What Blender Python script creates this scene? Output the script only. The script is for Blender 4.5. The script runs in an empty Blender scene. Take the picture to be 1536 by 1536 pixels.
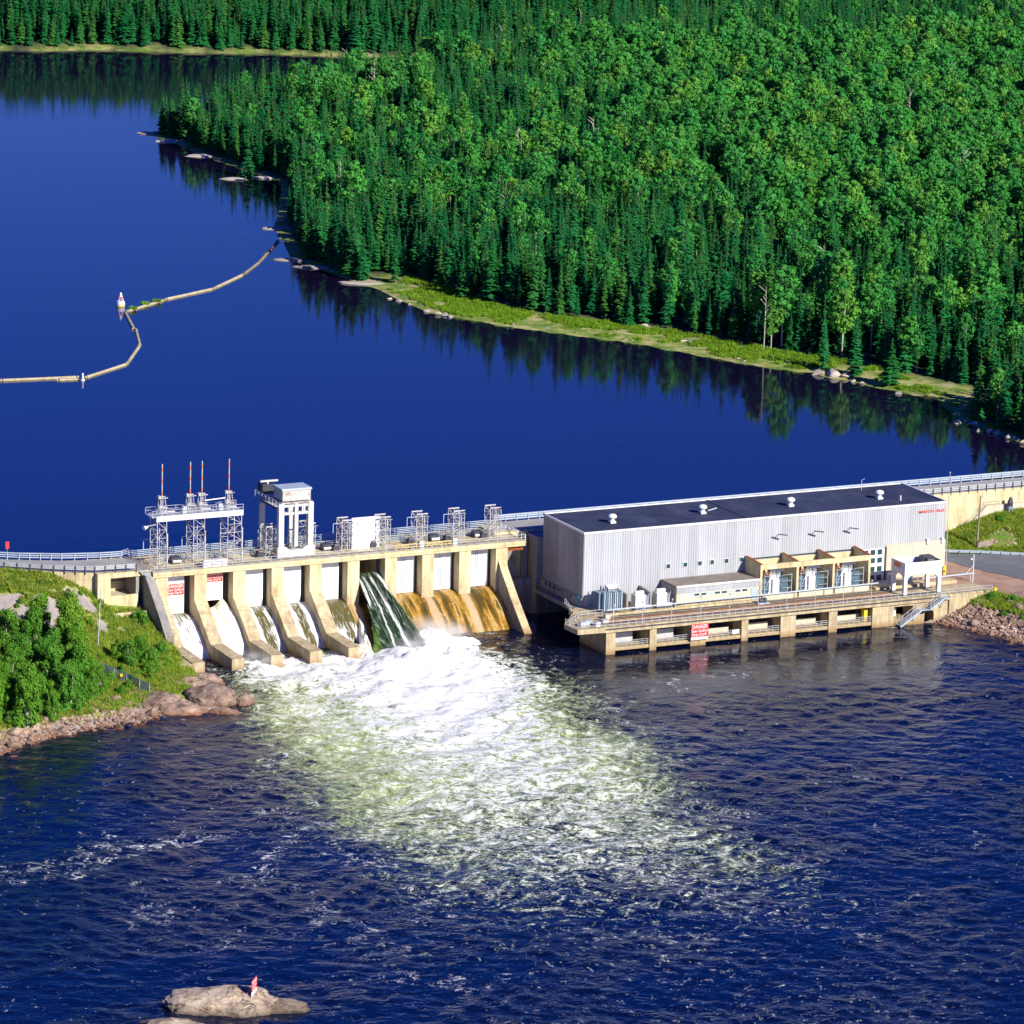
import bpy, math, random
import numpy as np
from mathutils import Vector, Matrix

random.seed(7); RNG = np.random.default_rng(11)
scene = bpy.context.scene
COL = scene.collection
R = math.radians

# ------------------------------------------------------------------ camera, sky, sun, exposure
CAM = np.array([-384.68, -746.21, 215.89]); YAW, PITCH, ROLL = 0.45993, 0.225779, R(1.5); FPX = 7000.0
_f = np.array([math.sin(YAW)*math.cos(PITCH), math.cos(YAW)*math.cos(PITCH), -math.sin(PITCH)])
_r0 = np.array([math.cos(YAW), -math.sin(YAW), 0.0]); _u0 = np.cross(_r0, _f)
_r = _r0*math.cos(ROLL)+_u0*math.sin(ROLL); _u = -_r0*math.sin(ROLL)+_u0*math.cos(ROLL)
cam = bpy.data.objects.new('camera', bpy.data.cameras.new('camera')); COL.objects.link(cam)
cam.matrix_world = Matrix([[_r[i], _u[i], -_f[i], CAM[i]] for i in range(3)]+[[0, 0, 0, 1]])
cam.data.sensor_width = 36; cam.data.lens = FPX/1536*36; cam.data.clip_start = 5; cam.data.clip_end = 20000
scene.camera = cam
SUN_AZ, SUN_EL = math.atan2(0.30, -0.95), R(29)           # where the sun stands: in front of the dam, to its right
wd = bpy.data.worlds.new('World'); scene.world = wd; wd.use_nodes = True
wn = wd.node_tree; wn.nodes.clear()
sky = wn.nodes.new('ShaderNodeTexSky'); sky.sky_type = 'NISHITA'; sky.sun_disc = False
sky.sun_elevation = SUN_EL; sky.sun_rotation = SUN_AZ; sky.altitude = 300
sky.air_density = 1.0; sky.dust_density = 0.1; sky.ozone_density = 4.0
hs = wn.nodes.new('ShaderNodeHueSaturation'); hs.inputs['Saturation'].default_value = 1.45; hs.inputs['Hue'].default_value = 0.53; hs.inputs['Value'].default_value = 1.0
tn = wn.nodes.new('ShaderNodeMixRGB'); tn.blend_type = 'MULTIPLY'; tn.inputs[0].default_value = 1.0; tn.inputs[2].default_value = (.72, .72, 1.12, 1)   # a deep, clear northern blue all over the sky
bg = wn.nodes.new('ShaderNodeBackground'); bg.inputs['Strength'].default_value = 0.078
wo = wn.nodes.new('ShaderNodeOutputWorld')
wn.links.new(sky.outputs[0], hs.inputs['Color']); wn.links.new(hs.outputs[0], tn.inputs[1]); wn.links.new(tn.outputs[0], bg.inputs[0]); wn.links.new(bg.outputs[0], wo.inputs[0])
sd = bpy.data.lights.new('sun', 'SUN'); sd.energy = 5.0; sd.angle = R(0.5); sd.color = (1.0, 0.94, 0.82)
sun = bpy.data.objects.new('sun', sd); COL.objects.link(sun)
sdir = Vector((math.sin(SUN_AZ)*math.cos(SUN_EL), math.cos(SUN_AZ)*math.cos(SUN_EL), math.sin(SUN_EL)))
sun.rotation_euler = sdir.to_track_quat('Z', 'Y').to_euler(); sun.location = (0, -100, 300)
vs = scene.view_settings; vs.view_transform = 'Standard'; vs.look = 'None'; vs.gamma = 1.0; vs.use_curve_mapping = False
vs.exposure = 0.55
scene.cycles.volume_bounces = 6; scene.cycles.max_bounces = 12

ZR, ZD = 12.2, 14.85                                         # reservoir level, spillway deck level (river level is 0)

def project(P):
    d = np.asarray(P, float)-CAM; z = d@_f
    return np.stack([768+FPX*(d@_r)/z, 768-FPX*(d@_u)/z], -1)
def gp(px, py, z=0.0):                                       # where the line of sight meets a level
    d = _f+_r*(px-768)/FPX-_u*(py-768)/FPX
    return CAM+d*((z-CAM[2])/d[2])
def gy(px, py, y):
    d = _f+_r*(px-768)/FPX-_u*(py-768)/FPX
    return CAM+d*((y-CAM[1])/d[1])

# ------------------------------------------------------------------ materials
def _n(nt, t, **kw):
    n = nt.nodes.new(t)
    for k, v in kw.items():
        if k in n.inputs: n.inputs[k].default_value = v
        else: setattr(n, k, v)
    return n
def ramp(nt, stops):
    n = nt.nodes.new('ShaderNodeValToRGB'); e = n.color_ramp.elements
    while len(e) < len(stops): e.new(0.5)
    for el, (p, c) in zip(e, stops):
        el.position = p; el.color = (*c, 1) if len(c) == 3 else c
    return n
def base_mat(name):
    m = bpy.data.materials.new(name); m.use_nodes = True
    nt = m.node_tree; b = nt.nodes['Principled BSDF']
    return m, nt, b
def mat(name, cols, scale=0.6, stretch=(1, 1, 1), rough=0.8, metal=0.0, bump=0.0, bscale=3.0, rnd=0.0, lo=0.3, hi=0.7, spec=0.4, band=None, weather=None, joint=None, crack=0.0):
    m, nt, b = base_mat(name); L = nt.links.new
    b.inputs['Roughness'].default_value = rough; b.inputs['Metallic'].default_value = metal
    b.inputs['Specular IOR Level'].default_value = spec
    geo = _n(nt, 'ShaderNodeNewGeometry')
    mp = _n(nt, 'ShaderNodeMapping'); mp.inputs['Scale'].default_value = stretch
    L(geo.outputs['Position'], mp.inputs[0])
    nz = _n(nt, 'ShaderNodeTexNoise', Scale=scale, Detail=7.0, Roughness=0.65); L(mp.outputs[0], nz.inputs['Vector'])
    k = len(cols)
    rp = ramp(nt, [(lo+(hi-lo)*i/max(1, k-1), c) for i, c in enumerate(cols)]) if k > 1 else ramp(nt, [(0, cols[0]), (1, cols[0])])
    L(nz.outputs[0], rp.inputs[0]); out = rp.outputs[0]
    if band:                                                 # a stain that the water has left: (colour, z0, z1)
        sx = _n(nt, 'ShaderNodeSeparateXYZ'); L(geo.outputs['Position'], sx.inputs[0])
        ad = _n(nt, 'ShaderNodeMath', operation='MULTIPLY_ADD'); L(nz.outputs[0], ad.inputs[0]); ad.inputs[1].default_value = -1.6; L(sx.outputs[2], ad.inputs[2])
        mr = _n(nt, 'ShaderNodeMapRange'); L(ad.outputs[0], mr.inputs[0]); mr.inputs[1].default_value = band[1]; mr.inputs[2].default_value = band[2]; mr.inputs[3].default_value = 0.85; mr.inputs[4].default_value = 0.0
        mx = _n(nt, 'ShaderNodeMixRGB'); L(mr.outputs[0], mx.inputs[0]); L(out, mx.inputs[1]); mx.inputs[2].default_value = (*band[0], 1); out = mx.outputs[0]
    if crack:                                                # dark fissures
        nk = _n(nt, 'ShaderNodeTexNoise', Scale=crack, Detail=5.0, Roughness=.6, Distortion=1.2); L(geo.outputs['Position'], nk.inputs['Vector'])
        k1 = _n(nt, 'ShaderNodeMath', operation='SUBTRACT'); L(nk.outputs[0], k1.inputs[0]); k1.inputs[1].default_value = .5; k2 = _n(nt, 'ShaderNodeMath', operation='ABSOLUTE'); L(k1.outputs[0], k2.inputs[0])
        k3 = _n(nt, 'ShaderNodeMapRange'); L(k2.outputs[0], k3.inputs[0]); k3.inputs[1].default_value = .004; k3.inputs[2].default_value = .018; k3.inputs[3].default_value = .8; k3.inputs[4].default_value = 0
        k5 = _n(nt, 'ShaderNodeMixRGB'); L(k3.outputs[0], k5.inputs[0]); L(out, k5.inputs[1]); k5.inputs[2].default_value = (.06, .045, .035, 1); out = k5.outputs[0]
    if weather or joint:
        s2 = _n(nt, 'ShaderNodeSeparateXYZ'); L(geo.outputs['Position'], s2.inputs[0])
    if weather:                                              # grime left by spray and run-off: (colour, z where it ends, amount)
        m3 = _n(nt, 'ShaderNodeMapping'); m3.inputs['Scale'].default_value = (1.3, 1.0, .16); L(geo.outputs['Position'], m3.inputs[0])
        n3 = _n(nt, 'ShaderNodeTexNoise', Scale=.9, Detail=8.0, Roughness=.7); L(m3.outputs[0], n3.inputs['Vector'])
        hz_ = _n(nt, 'ShaderNodeMapRange'); L(s2.outputs[2], hz_.inputs[0]); hz_.inputs[1].default_value = weather[1]+1.5; hz_.inputs[2].default_value = weather[1]-3; hz_.inputs[3].default_value = .10; hz_.inputs[4].default_value = .30
        a3 = _n(nt, 'ShaderNodeMath', operation='ADD'); L(n3.outputs[0], a3.inputs[0]); L(hz_.outputs[0], a3.inputs[1])
        r3 = _n(nt, 'ShaderNodeMapRange'); L(a3.outputs[0], r3.inputs[0]); r3.inputs[1].default_value = .62; r3.inputs[2].default_value = .92; r3.inputs[4].default_value = weather[2]
        x3 = _n(nt, 'ShaderNodeMixRGB'); L(r3.outputs[0], x3.inputs[0]); L(out, x3.inputs[1]); x3.inputs[2].default_value = (*weather[0], 1); out = x3.outputs[0]
    if joint:                                                # pour joints: thin dark lines at every lift of the formwork
        d4 = _n(nt, 'ShaderNodeMath', operation='DIVIDE'); L(s2.outputs[2], d4.inputs[0]); d4.inputs[1].default_value = joint
        f4 = _n(nt, 'ShaderNodeMath', operation='FRACT'); L(d4.outputs[0], f4.inputs[0]); l4 = _n(nt, 'ShaderNodeMath', operation='LESS_THAN'); L(f4.outputs[0], l4.inputs[0]); l4.inputs[1].default_value = .05
        k4 = _n(nt, 'ShaderNodeMath', operation='MULTIPLY'); L(l4.outputs[0], k4.inputs[0]); k4.inputs[1].default_value = .24
        x4 = _n(nt, 'ShaderNodeMixRGB'); L(k4.outputs[0], x4.inputs[0]); L(out, x4.inputs[1]); x4.inputs[2].default_value = (.16, .12, .08, 1); out = x4.outputs[0]
    if rnd:
        oi = _n(nt, 'ShaderNodeObjectInfo'); h = _n(nt, 'ShaderNodeHueSaturation')
        mr = _n(nt, 'ShaderNodeMapRange'); L(oi.outputs['Random'], mr.inputs[0]); mr.inputs[3].default_value = 1-rnd; mr.inputs[4].default_value = 1+rnd
        L(mr.outputs[0], h.inputs['Value']); L(out, h.inputs['Color']); out = h.outputs[0]
    L(out, b.inputs['Base Color'])
    if bump:
        n2 = _n(nt, 'ShaderNodeTexNoise', Scale=bscale, Detail=6.0, Roughness=0.65); L(mp.outputs[0], n2.inputs['Vector'])
        bp = _n(nt, 'ShaderNodeBump', Strength=1.0, Distance=bump); L(n2.outputs[0], bp.inputs['Height']); L(bp.outputs[0], b.inputs['Normal'])
    return m
def leaf_mat(name, cols, nscale=0.35, trans=0.25):
    m, nt, b = base_mat(name); L = nt.links.new; nt.nodes.remove(b)
    oi = _n(nt, 'ShaderNodeObjectInfo'); k = len(cols)
    rp = ramp(nt, [(i/(k-1), c) for i, c in enumerate(cols)]); L(oi.outputs['Random'], rp.inputs[0])
    geo = _n(nt, 'ShaderNodeNewGeometry'); nz = _n(nt, 'ShaderNodeTexNoise', Scale=nscale, Detail=4.0, Roughness=0.7); L(geo.outputs['Position'], nz.inputs['Vector'])
    mr = _n(nt, 'ShaderNodeMapRange'); L(nz.outputs[0], mr.inputs[0]); mr.inputs[1].default_value = 0.3; mr.inputs[2].default_value = 0.7; mr.inputs[3].default_value = 0.75; mr.inputs[4].default_value = 1.3
    h = _n(nt, 'ShaderNodeHueSaturation'); L(mr.outputs[0], h.inputs['Value']); L(rp.outputs[0], h.inputs['Color'])
    d = _n(nt, 'ShaderNodeBsdfDiffuse'); t = _n(nt, 'ShaderNodeBsdfTranslucent'); mx = _n(nt, 'ShaderNodeMixShader'); mx.inputs[0].default_value = trans
    L(h.outputs[0], d.inputs[0]); L(h.outputs[0], t.inputs[0]); L(d.outputs[0], mx.inputs[1]); L(t.outputs[0], mx.inputs[2])
    L(mx.outputs[0], nt.nodes['Material Output'].inputs[0])
    return m

MT = {}
MT['concrete'] = mat('concrete', [(.37, .29, .155), (.60, .51, .295), (.68, .60, .39)], 0.55, (1, 1, .3), .85, bump=.03, bscale=2.5, band=((.30, .17, .025), -0.6, 0.5), weather=((.24, .165, .11), 8.0, .7), joint=2.3)
MT['concrete_chute'] = mat('concrete_chute', [(.30, .20, .12), (.46, .33, .20), (.58, .44, .28)], 0.5, (1, .5, .5), .85, bump=.05, bscale=2, band=((.26, .19, .02), -0.4, 2.0))
MT['concrete_pale'] = mat('concrete_pale', [(.46, .41, .31), (.60, .55, .43)], 0.8, (1, 1, .35), .85, bump=.02)
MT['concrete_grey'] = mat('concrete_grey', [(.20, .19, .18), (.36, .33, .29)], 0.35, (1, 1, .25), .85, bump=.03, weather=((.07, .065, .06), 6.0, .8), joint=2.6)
MT['steel'] = mat('galvanised_steel', [(.40, .42, .45), (.56, .57, .58)], 1.2, rough=.5, metal=.25, spec=.4)
MT['steel_worn'] = mat('worn_white_steel', [(.26, .14, .08), (.40, .38, .35), (.50, .49, .47)], 0.9, rough=.55, lo=.34, hi=.54)
MT['steel_dark'] = mat('dark_steel', [(.03, .035, .05), (.07, .07, .08)], 1.0, rough=.5)
MT['white'] = mat('white_paint', [(.62, .62, .62), (.72, .72, .71)], 0.4, rough=.45)
MT['crane'] = mat('crane_paint', [(.34, .27, .20), (.50, .50, .48), (.58, .58, .56)], 0.7, (1, 1, .5), rough=.5, lo=.30, hi=.5)
MT['gate'] = mat('gate_white_paint', [(.66, .68, .69), (.78, .79, .79), (.82, .82, .82)], 0.5, (1, 1, .3), rough=.5)
MT['paleblue'] = mat('pale_blue_paint', [(.30, .37, .45), (.42, .49, .56)], 0.6, rough=.5)
MT['bluegrey'] = mat('blue_grey_paint', [(.12, .20, .26), (.18, .27, .33)], 0.6, rough=.5)
MT['teal'] = mat('teal_door_paint', [(.05, .25, .33), (.08, .30, .38)], 0.6, rough=.5)
MT['clad'] = mat('aluminium_cladding', [(.375, .395, .42), (.435, .45, .47)], 0.25, (1, 1, .4), rough=.55, metal=.0, rnd=.09, spec=.35, weather=((.24, .24, .25), 8.0, .45))
MT['clad_end'] = mat('shade_toned_cladding', [(.32, .27, .23), (.45, .41, .36)], 0.22, (1, 1, .3), rough=.6, rnd=.14)  # darker, browner copy of clad: shade of the left-facing walls put into the colour
MT['roof'] = mat('roof_membrane', [(.022, .030, .065), (.036, .045, .088), (.060, .068, .11)], 0.22, rough=.8, bump=.01, spec=.3, rnd=.16)
MT['tanroof'] = mat('gravel_roof', [(.16, .14, .12), (.28, .24, .19)], 0.5, rough=.95)
MT['flash'] = mat('roof_flashing', [(.66, .66, .64), (.74, .74, .72)], 0.5, rough=.4)
MT['glass'] = mat('window_glass', [(.02, .06, .07), (.03, .08, .09)], 0.5, rough=.08, spec=.5)
MT['yellow'] = mat('yellow_paint', [(.75, .52, .02), (.80, .58, .03)], 1.0, rough=.5)
MT['red'] = mat('red_paint', [(.62, .035, .03), (.70, .05, .04)], 1.0, rough=.5)
MT['orange'] = mat('orange_paint', [(.72, .13, .02), (.80, .19, .03)], 1.0, rough=.5)
MT['rust'] = mat('rust', [(.16, .04, .012), (.34, .09, .02)], 1.2, rough=.9)
MT['wood'] = mat('weathered_wood', [(.16, .12, .09), (.33, .27, .21)], 2.0, (1, 1, .1), rough=.9)
MT['log'] = mat('boom_log_wood', [(.30, .25, .15), (.50, .44, .28)], 0.6, rough=.9)
MT['asphalt'] = mat('asphalt', [(.11, .12, .14), (.17, .175, .185)], 0.35, rough=.95, bump=.02)
MT['roadtop'] = mat('dam_road', [(.26, .26, .25), (.38, .37, .34)], 0.3, rough=.95, bump=.02)
MT['yard'] = mat('pink_gravel', [(.26, .15, .11), (.38, .24, .17), (.44, .30, .22)], 0.22, rough=1.0, bump=.04, bscale=4)
MT['rock'] = mat('pink_granite', [(.09, .06, .05), (.31, .21, .155), (.50, .37, .28)], 0.45, rough=.9, bump=.18, bscale=1.2, rnd=.25, band=((.16, .055, .015), -0.9, 0.1), crack=.28)
MT['rockpale'] = mat('pale_granite', [(.16, .12, .09), (.42, .32, .23), (.50, .42, .31)], 0.28, rough=.9, bump=.30, bscale=1.0, rnd=.10, band=((.045, .03, .02), -0.8, 0.7), lo=.34, hi=.60, crack=.20)
MT['shorerock'] = mat('shore_stone', [(.30, .26, .22), (.48, .43, .36)], 0.5, rough=.9, bump=.08, rnd=.25)
MT['bark'] = mat('bark', [(.07, .05, .04), (.14, .11, .09)], 1.5, (1, 1, .2), rough=.95)
MT['birchbark'] = mat('birch_bark', [(.32, .29, .25), (.62, .58, .52)], 1.2, (1, 1, .5), rough=.9)
MT['fence'] = mat('fence_mesh', [(.10, .17, .20), (.15, .22, .25)], 2, rough=.6, metal=.2)
MT['spruce'] = leaf_mat('spruce_needles', [(.008, .105, .032), (.022, .160, .042), (.014, .130, .032), (.055, .180, .032)], .3, .15)
MT['birch'] = leaf_mat('birch_leaves', [(.034, .225, .044), (.078, .315, .050), (.046, .260, .054), (.135, .340, .046)], .12, .25)
MT['bush'] = leaf_mat('bush_leaves', [(.075, .235, .026), (.130, .290, .028), (.085, .255, .034), (.18, .32, .03)], .5, .3)
MT['grassblade'] = leaf_mat('grass_blades', [(.22, .33, .03), (.29, .35, .04), (.15, .30, .03), (.38, .37, .09)], .4, .25)
MT['reed'] = leaf_mat('shore_grass', [(.16, .32, .02), (.24, .37, .03), (.10, .26, .02)], .25, .3)

# ------------------------------------------------------------------ mesh helpers
class MB:
    def __init__(s, off=(0, 0, 0)): s.v = []; s.f = []; s.mi = []; s.off = Vector(off); s.cur = 0
    def add(s, vs, fs):
        b = len(s.v); s.v += [tuple(v) for v in vs]; s.f += [tuple(i+b for i in f) for f in fs]; s.mi += [s.cur]*len(fs); return s
    def box(s, x0, x1, y0, y1, z0, z1):
        return s.add([(x0, y0, z0), (x1, y0, z0), (x1, y1, z0), (x0, y1, z0), (x0, y0, z1), (x1, y0, z1), (x1, y1, z1), (x0, y1, z1)],
                     [(3, 2, 1, 0), (4, 5, 6, 7), (0, 1, 5, 4), (1, 2, 6, 5), (2, 3, 7, 6), (3, 0, 4, 7)])
    def bar(s, p, q, w=.1, h=None):
        p, q = Vector(p), Vector(q); d = (q-p)
        if d.length < 1e-6: return s
        d.normalize(); a = d.cross(Vector((0, 0, 1)))
        if a.length < 1e-3: a = Vector((1, 0, 0))
        a.normalize(); b = a.cross(d); a *= w/2; b *= (h or w)/2
        return s.add([p-a-b, p+a-b, p+a+b, p-a+b, q-a-b, q+a-b, q+a+b, q-a+b],
                     [(0, 1, 2, 3), (7, 6, 5, 4), (0, 4, 5, 1), (1, 5, 6, 2), (2, 6, 7, 3), (3, 7, 4, 0)])
    def tube(s, pts, rad, n=8, cap=True):
        pts = [Vector(p) for p in pts]; rad = rad if hasattr(rad, '__len__') else [rad]*len(pts); rings = []
        d0 = (pts[-1]-pts[0]).normalized(); a = d0.cross(Vector((0, 0, 1)))
        if a.length < 1e-3: a = Vector((1, 0, 0))
        a.normalize(); b = a.cross(d0); vs = []; fs = []
        for p, r in zip(pts, rad):
            for k in range(n):
                t = 2*math.pi*k/n; vs.append(p+a*math.cos(t)*r+b*math.sin(t)*r)
        for i in range(len(pts)-1):
            for k in range(n): fs.append((i*n+k, i*n+(k+1) % n, (i+1)*n+(k+1) % n, (i+1)*n+k))
        if cap: fs += [tuple(range(n-1, -1, -1)), tuple(range((len(pts)-1)*n, len(pts)*n))]
        return s.add(vs, fs)
    def prism(s, poly, axis, a, b):                          # outline in the two other axes, swept along one axis
        n = len(poly)
        def P(t, u, v): return {'x': (t, u, v), 'y': (u, t, v), 'z': (u, v, t)}[axis]
        return s.add([P(a, *p) for p in poly]+[P(b, *p) for p in poly],
                     [tuple(range(n-1, -1, -1)), tuple(range(n, 2*n))]+[(i, (i+1) % n, n+(i+1) % n, n+i) for i in range(n)])
    def grid(s, P):                                          # P[i][j] points
        P = np.asarray(P); ni, nj = P.shape[:2]
        return s.add(P.reshape(-1, 3).tolist(), [(i*nj+j, i*nj+j+1, (i+1)*nj+j+1, (i+1)*nj+j) for i in range(ni-1) for j in range(nj-1)])
    def dome(s, c, r, h, n=12, m=4):
        pts = []; c = Vector(c)
        for i in range(m+1):
            t = i/m*math.pi/2; pts.append((c+Vector((0, 0, h*math.sin(t))), max(.01, r*math.cos(t))))
        return s.tube([p for p, _ in pts], [q for _, q in pts], n)
    def lattice(s, x0, x1, y0, y1, z0, z1, n, w=.12, wd=.08):
        C = [(x0, y0), (x1, y0), (x1, y1), (x0, y1)]; zz = [z0+(z1-z0)*i/n for i in range(n+1)]
        for x, y in C: s.bar((x, y, z0), (x, y, z1), w)
        for i, z in enumerate(zz):
            for k in range(4):
                a, b = C[k], C[(k+1) % 4]
                if i: s.bar((*a, z), (*b, z), wd)
                if i < n:
                    if (i+k) % 2: a, b = b, a
                    s.bar((*a, z), (*b, zz[i+1]), wd)
        return s
    def mesh(s, name, mats, smooth=False):
        me = bpy.data.meshes.new(name)
        o = s.off; me.from_pydata([(v[0]-o.x, v[1]-o.y, v[2]-o.z) for v in s.v], [], s.f)
        for m in (mats if isinstance(mats, (list, tuple)) else [mats]): me.materials.append(MT[m] if isinstance(m, str) else m)
        if any(s.mi): me.polygons.foreach_set('material_index', s.mi)
        if smooth: me.polygons.foreach_set('use_smooth', [True]*len(me.polygons))
        me.update(); return me
    def build(s, name, mats, parent=None, kind=None, label=None, smooth=False):
        o = bpy.data.objects.new(name, s.mesh(name, mats, smooth)); COL.objects.link(o)
        if parent is not None: o.parent = parent
        if parent is None: o.location = s.off
        if kind: o['kind'] = kind
        if label: o['label'] = label
        return o
def thing(name, label, cat, loc=(0, 0, 0), rz=0.0, group=None):
    o = bpy.data.objects.new(name, None); COL.objects.link(o); o.location = loc; o.rotation_euler = (0, 0, rz)
    o['label'] = label; o['category'] = cat
    if group: o['group'] = group
    return o
def tag(o, label, cat, group=None):
    o['label'] = label; o['category'] = cat
    if group: o['group'] = group
    return o
def inst(mesh, name, parent=None, loc=(0, 0, 0), rz=0.0, sc=None, label=None):
    o = bpy.data.objects.new(name, mesh); COL.objects.link(o)
    if parent is not None: o.parent = parent
    o.location = loc; o.rotation_euler = (0, 0, rz)
    if sc is not None: o.scale = sc if hasattr(sc, '__len__') else (sc, sc, sc)
    if label: o['label'] = label
    return o
def kids(o): return [c for c in bpy.data.objects if c.parent == o]
def copy_thing(src, tree, loc, rz=0, label=None):             # tree: [(part, [sub-parts])]
    c = src.copy(); COL.objects.link(c); c.location = loc; c.rotation_euler = (0, 0, rz)
    if label: c['label'] = label
    for p, subs in tree:
        q = p.copy(); COL.objects.link(q); q.parent = c
        for u in subs:
            w = u.copy(); COL.objects.link(w); w.parent = q
    return c
def walk(path, step):                                         # points at even steps along a polyline
    out = []; path = [Vector(p) for p in path]
    for a, b in zip(path, path[1:]):
        n = max(1, round((b-a).length/step))
        out += [a.lerp(b, i/n) for i in range(n)]
    return out+[path[-1]]
def railing(name, label, path, h=1.1, rails=(1.0, .5), step=2.0, w=.07, m='steel', posts_individually=False, pm=None, pw=None, plate=None):
    t = thing(name, label, 'railing' if 'guard' not in name else 'guard rail', path[0]); off = path[0]; mb = MB(off)
    for r in rails:
        for a, b in zip(path, path[1:]):
            mb.bar(Vector(a)+Vector((0, 0, h*r)), Vector(b)+Vector((0, 0, h*r)), w, plate or w)
    mb.build('rail', m, t)
    pts = walk(path, step)
    if posts_individually:
        me = MB().box(-(pw or w)/2, (pw or w)/2, -(pw or w)/2-.16, (pw or w)/2-.16, -.4, h).mesh('post', pm or m)
        for p in pts: inst(me, 'post', t, p-Vector(off))
    else:
        mb = MB(off)
        for p in pts: mb.bar(p, p+Vector((0, 0, h)), pw or w)
        mb.build('post', pm or m, t, kind='stuff')
    return t
def text_mesh(name, lines, m, width=None):                     # lines: (text, size, x, z); lies in the local xz plane, facing -y
    vs, fs = [], []
    for txt, size, x, z in lines:
        cu = bpy.data.curves.new('lettering', 'FONT'); cu.body = txt; cu.size = size; cu.align_x = 'CENTER'; cu.resolution_u = 2; cu.extrude = .012; cu.offset = size*.012
        ob = bpy.data.objects.new('lettering', cu); COL.objects.link(ob)
        bpy.context.view_layer.update()
        me = bpy.data.meshes.new_from_object(ob); b = len(vs)
        vs += [(v.co.x+x, -v.co.z, v.co.y+z) for v in me.vertices]; fs += [tuple(i+b for i in p.vertices) for p in me.polygons]
        bpy.data.objects.remove(ob); bpy.data.curves.remove(cu); bpy.data.meshes.remove(me)
    mb = MB(); mb.add(vs, fs); return mb.mesh(name, m)

# value noise in numpy
def _hash(ix, iy, seed):
    h = (ix.astype(np.int64)*374761393+iy.astype(np.int64)*668265263+seed*974634777) & 0x7fffffff
    h = ((h ^ (h >> 13))*1274126177) & 0x7fffffff
    return ((h ^ (h >> 16)) & 0xffff)/65535.0
def vnoise(x, y, seed=0):
    x = np.asarray(x, float); y = np.asarray(y, float)
    ix, iy = np.floor(x), np.floor(y); fx, fy = x-ix, y-iy; fx = fx*fx*(3-2*fx); fy = fy*fy*(3-2*fy)
    a, b, c, d = _hash(ix, iy, seed), _hash(ix+1, iy, seed), _hash(ix, iy+1, seed), _hash(ix+1, iy+1, seed)
    return (a*(1-fx)+b*fx)*(1-fy)+(c*(1-fx)+d*fx)*fy
def fbm(x, y, o=4, seed=0):
    t = 0; a = .5
    for i in range(o):
        t = t+a*vnoise(x*2**i, y*2**i, seed+i*17); a *= .5
    return t
def sstep(a, b, x):
    t = np.clip((np.asarray(x, float)-a)/(b-a), 0, 1); return t*t*(3-2*t)
def in_poly(x, y, poly):
    x = np.asarray(x); y = np.asarray(y); r = np.zeros(x.shape, bool); n = len(poly)
    for i in range(n):
        (x0, y0), (x1, y1) = poly[i], poly[(i+1) % n]
        with np.errstate(divide='ignore', invalid='ignore'):
            c = ((y0 > y) != (y1 > y)) & (x < (x1-x0)*(y-y0)/((y1-y0) if y1 != y0 else 1e-9)+x0)
        r ^= c
    return r
def dist_line(x, y, pl):
    d = np.full(np.shape(x), 1e9)
    for (x0, y0), (x1, y1) in zip(pl, pl[1:]):
        dx, dy = x1-x0, y1-y0; t = np.clip(((x-x0)*dx+(y-y0)*dy)/(dx*dx+dy*dy), 0, 1)
        d = np.minimum(d, np.hypot(x-x0-t*dx, y-y0-t*dy))
    return d
def sheet(name, xs, ys, zf, m, kind='structure', attrs=None, smooth=True, keep=None):
    X, Y = np.meshgrid(xs, ys, indexing='ij'); Z = zf(X, Y) if callable(zf) else np.full(X.shape, zf)
    nx, ny = X.shape; co = np.stack([X, Y, Z], -1).reshape(-1, 3)
    i, j = np.meshgrid(np.arange(nx-1), np.arange(ny-1), indexing='ij'); a = (i*ny+j).ravel()
    q = np.stack([a, a+ny, a+ny+1, a+1], -1)
    if keep is not None:
        k = keep(X, Y).ravel(); q = q[k[q].any(axis=1)]
        u, inv = np.unique(q, return_inverse=True); co = co[u]; q = inv.reshape(q.shape)
    else: u = np.arange(len(co))
    me = bpy.data.meshes.new(name); me.vertices.add(len(co)); me.vertices.foreach_set('co', co.ravel())
    me.loops.add(q.size); me.loops.foreach_set('vertex_index', q.ravel().astype(np.int32))
    me.polygons.add(len(q)); me.polygons.foreach_set('loop_start', np.arange(0, q.size, 4, dtype=np.int32))
    if smooth: me.polygons.foreach_set('use_smooth', np.ones(len(q), bool))
    for k, v in (attrs or {}).items():
        at = me.attributes.new(k, 'FLOAT', 'POINT'); at.data.foreach_set('value', np.asarray(v(X, Y), np.float32).ravel()[u])
    me.materials.append(m if not isinstance(m, str) else MT[m]); me.update(); me.validate()
    o = bpy.data.objects.new(name, me); COL.objects.link(o)
    if kind: o['kind'] = kind
    return o

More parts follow.
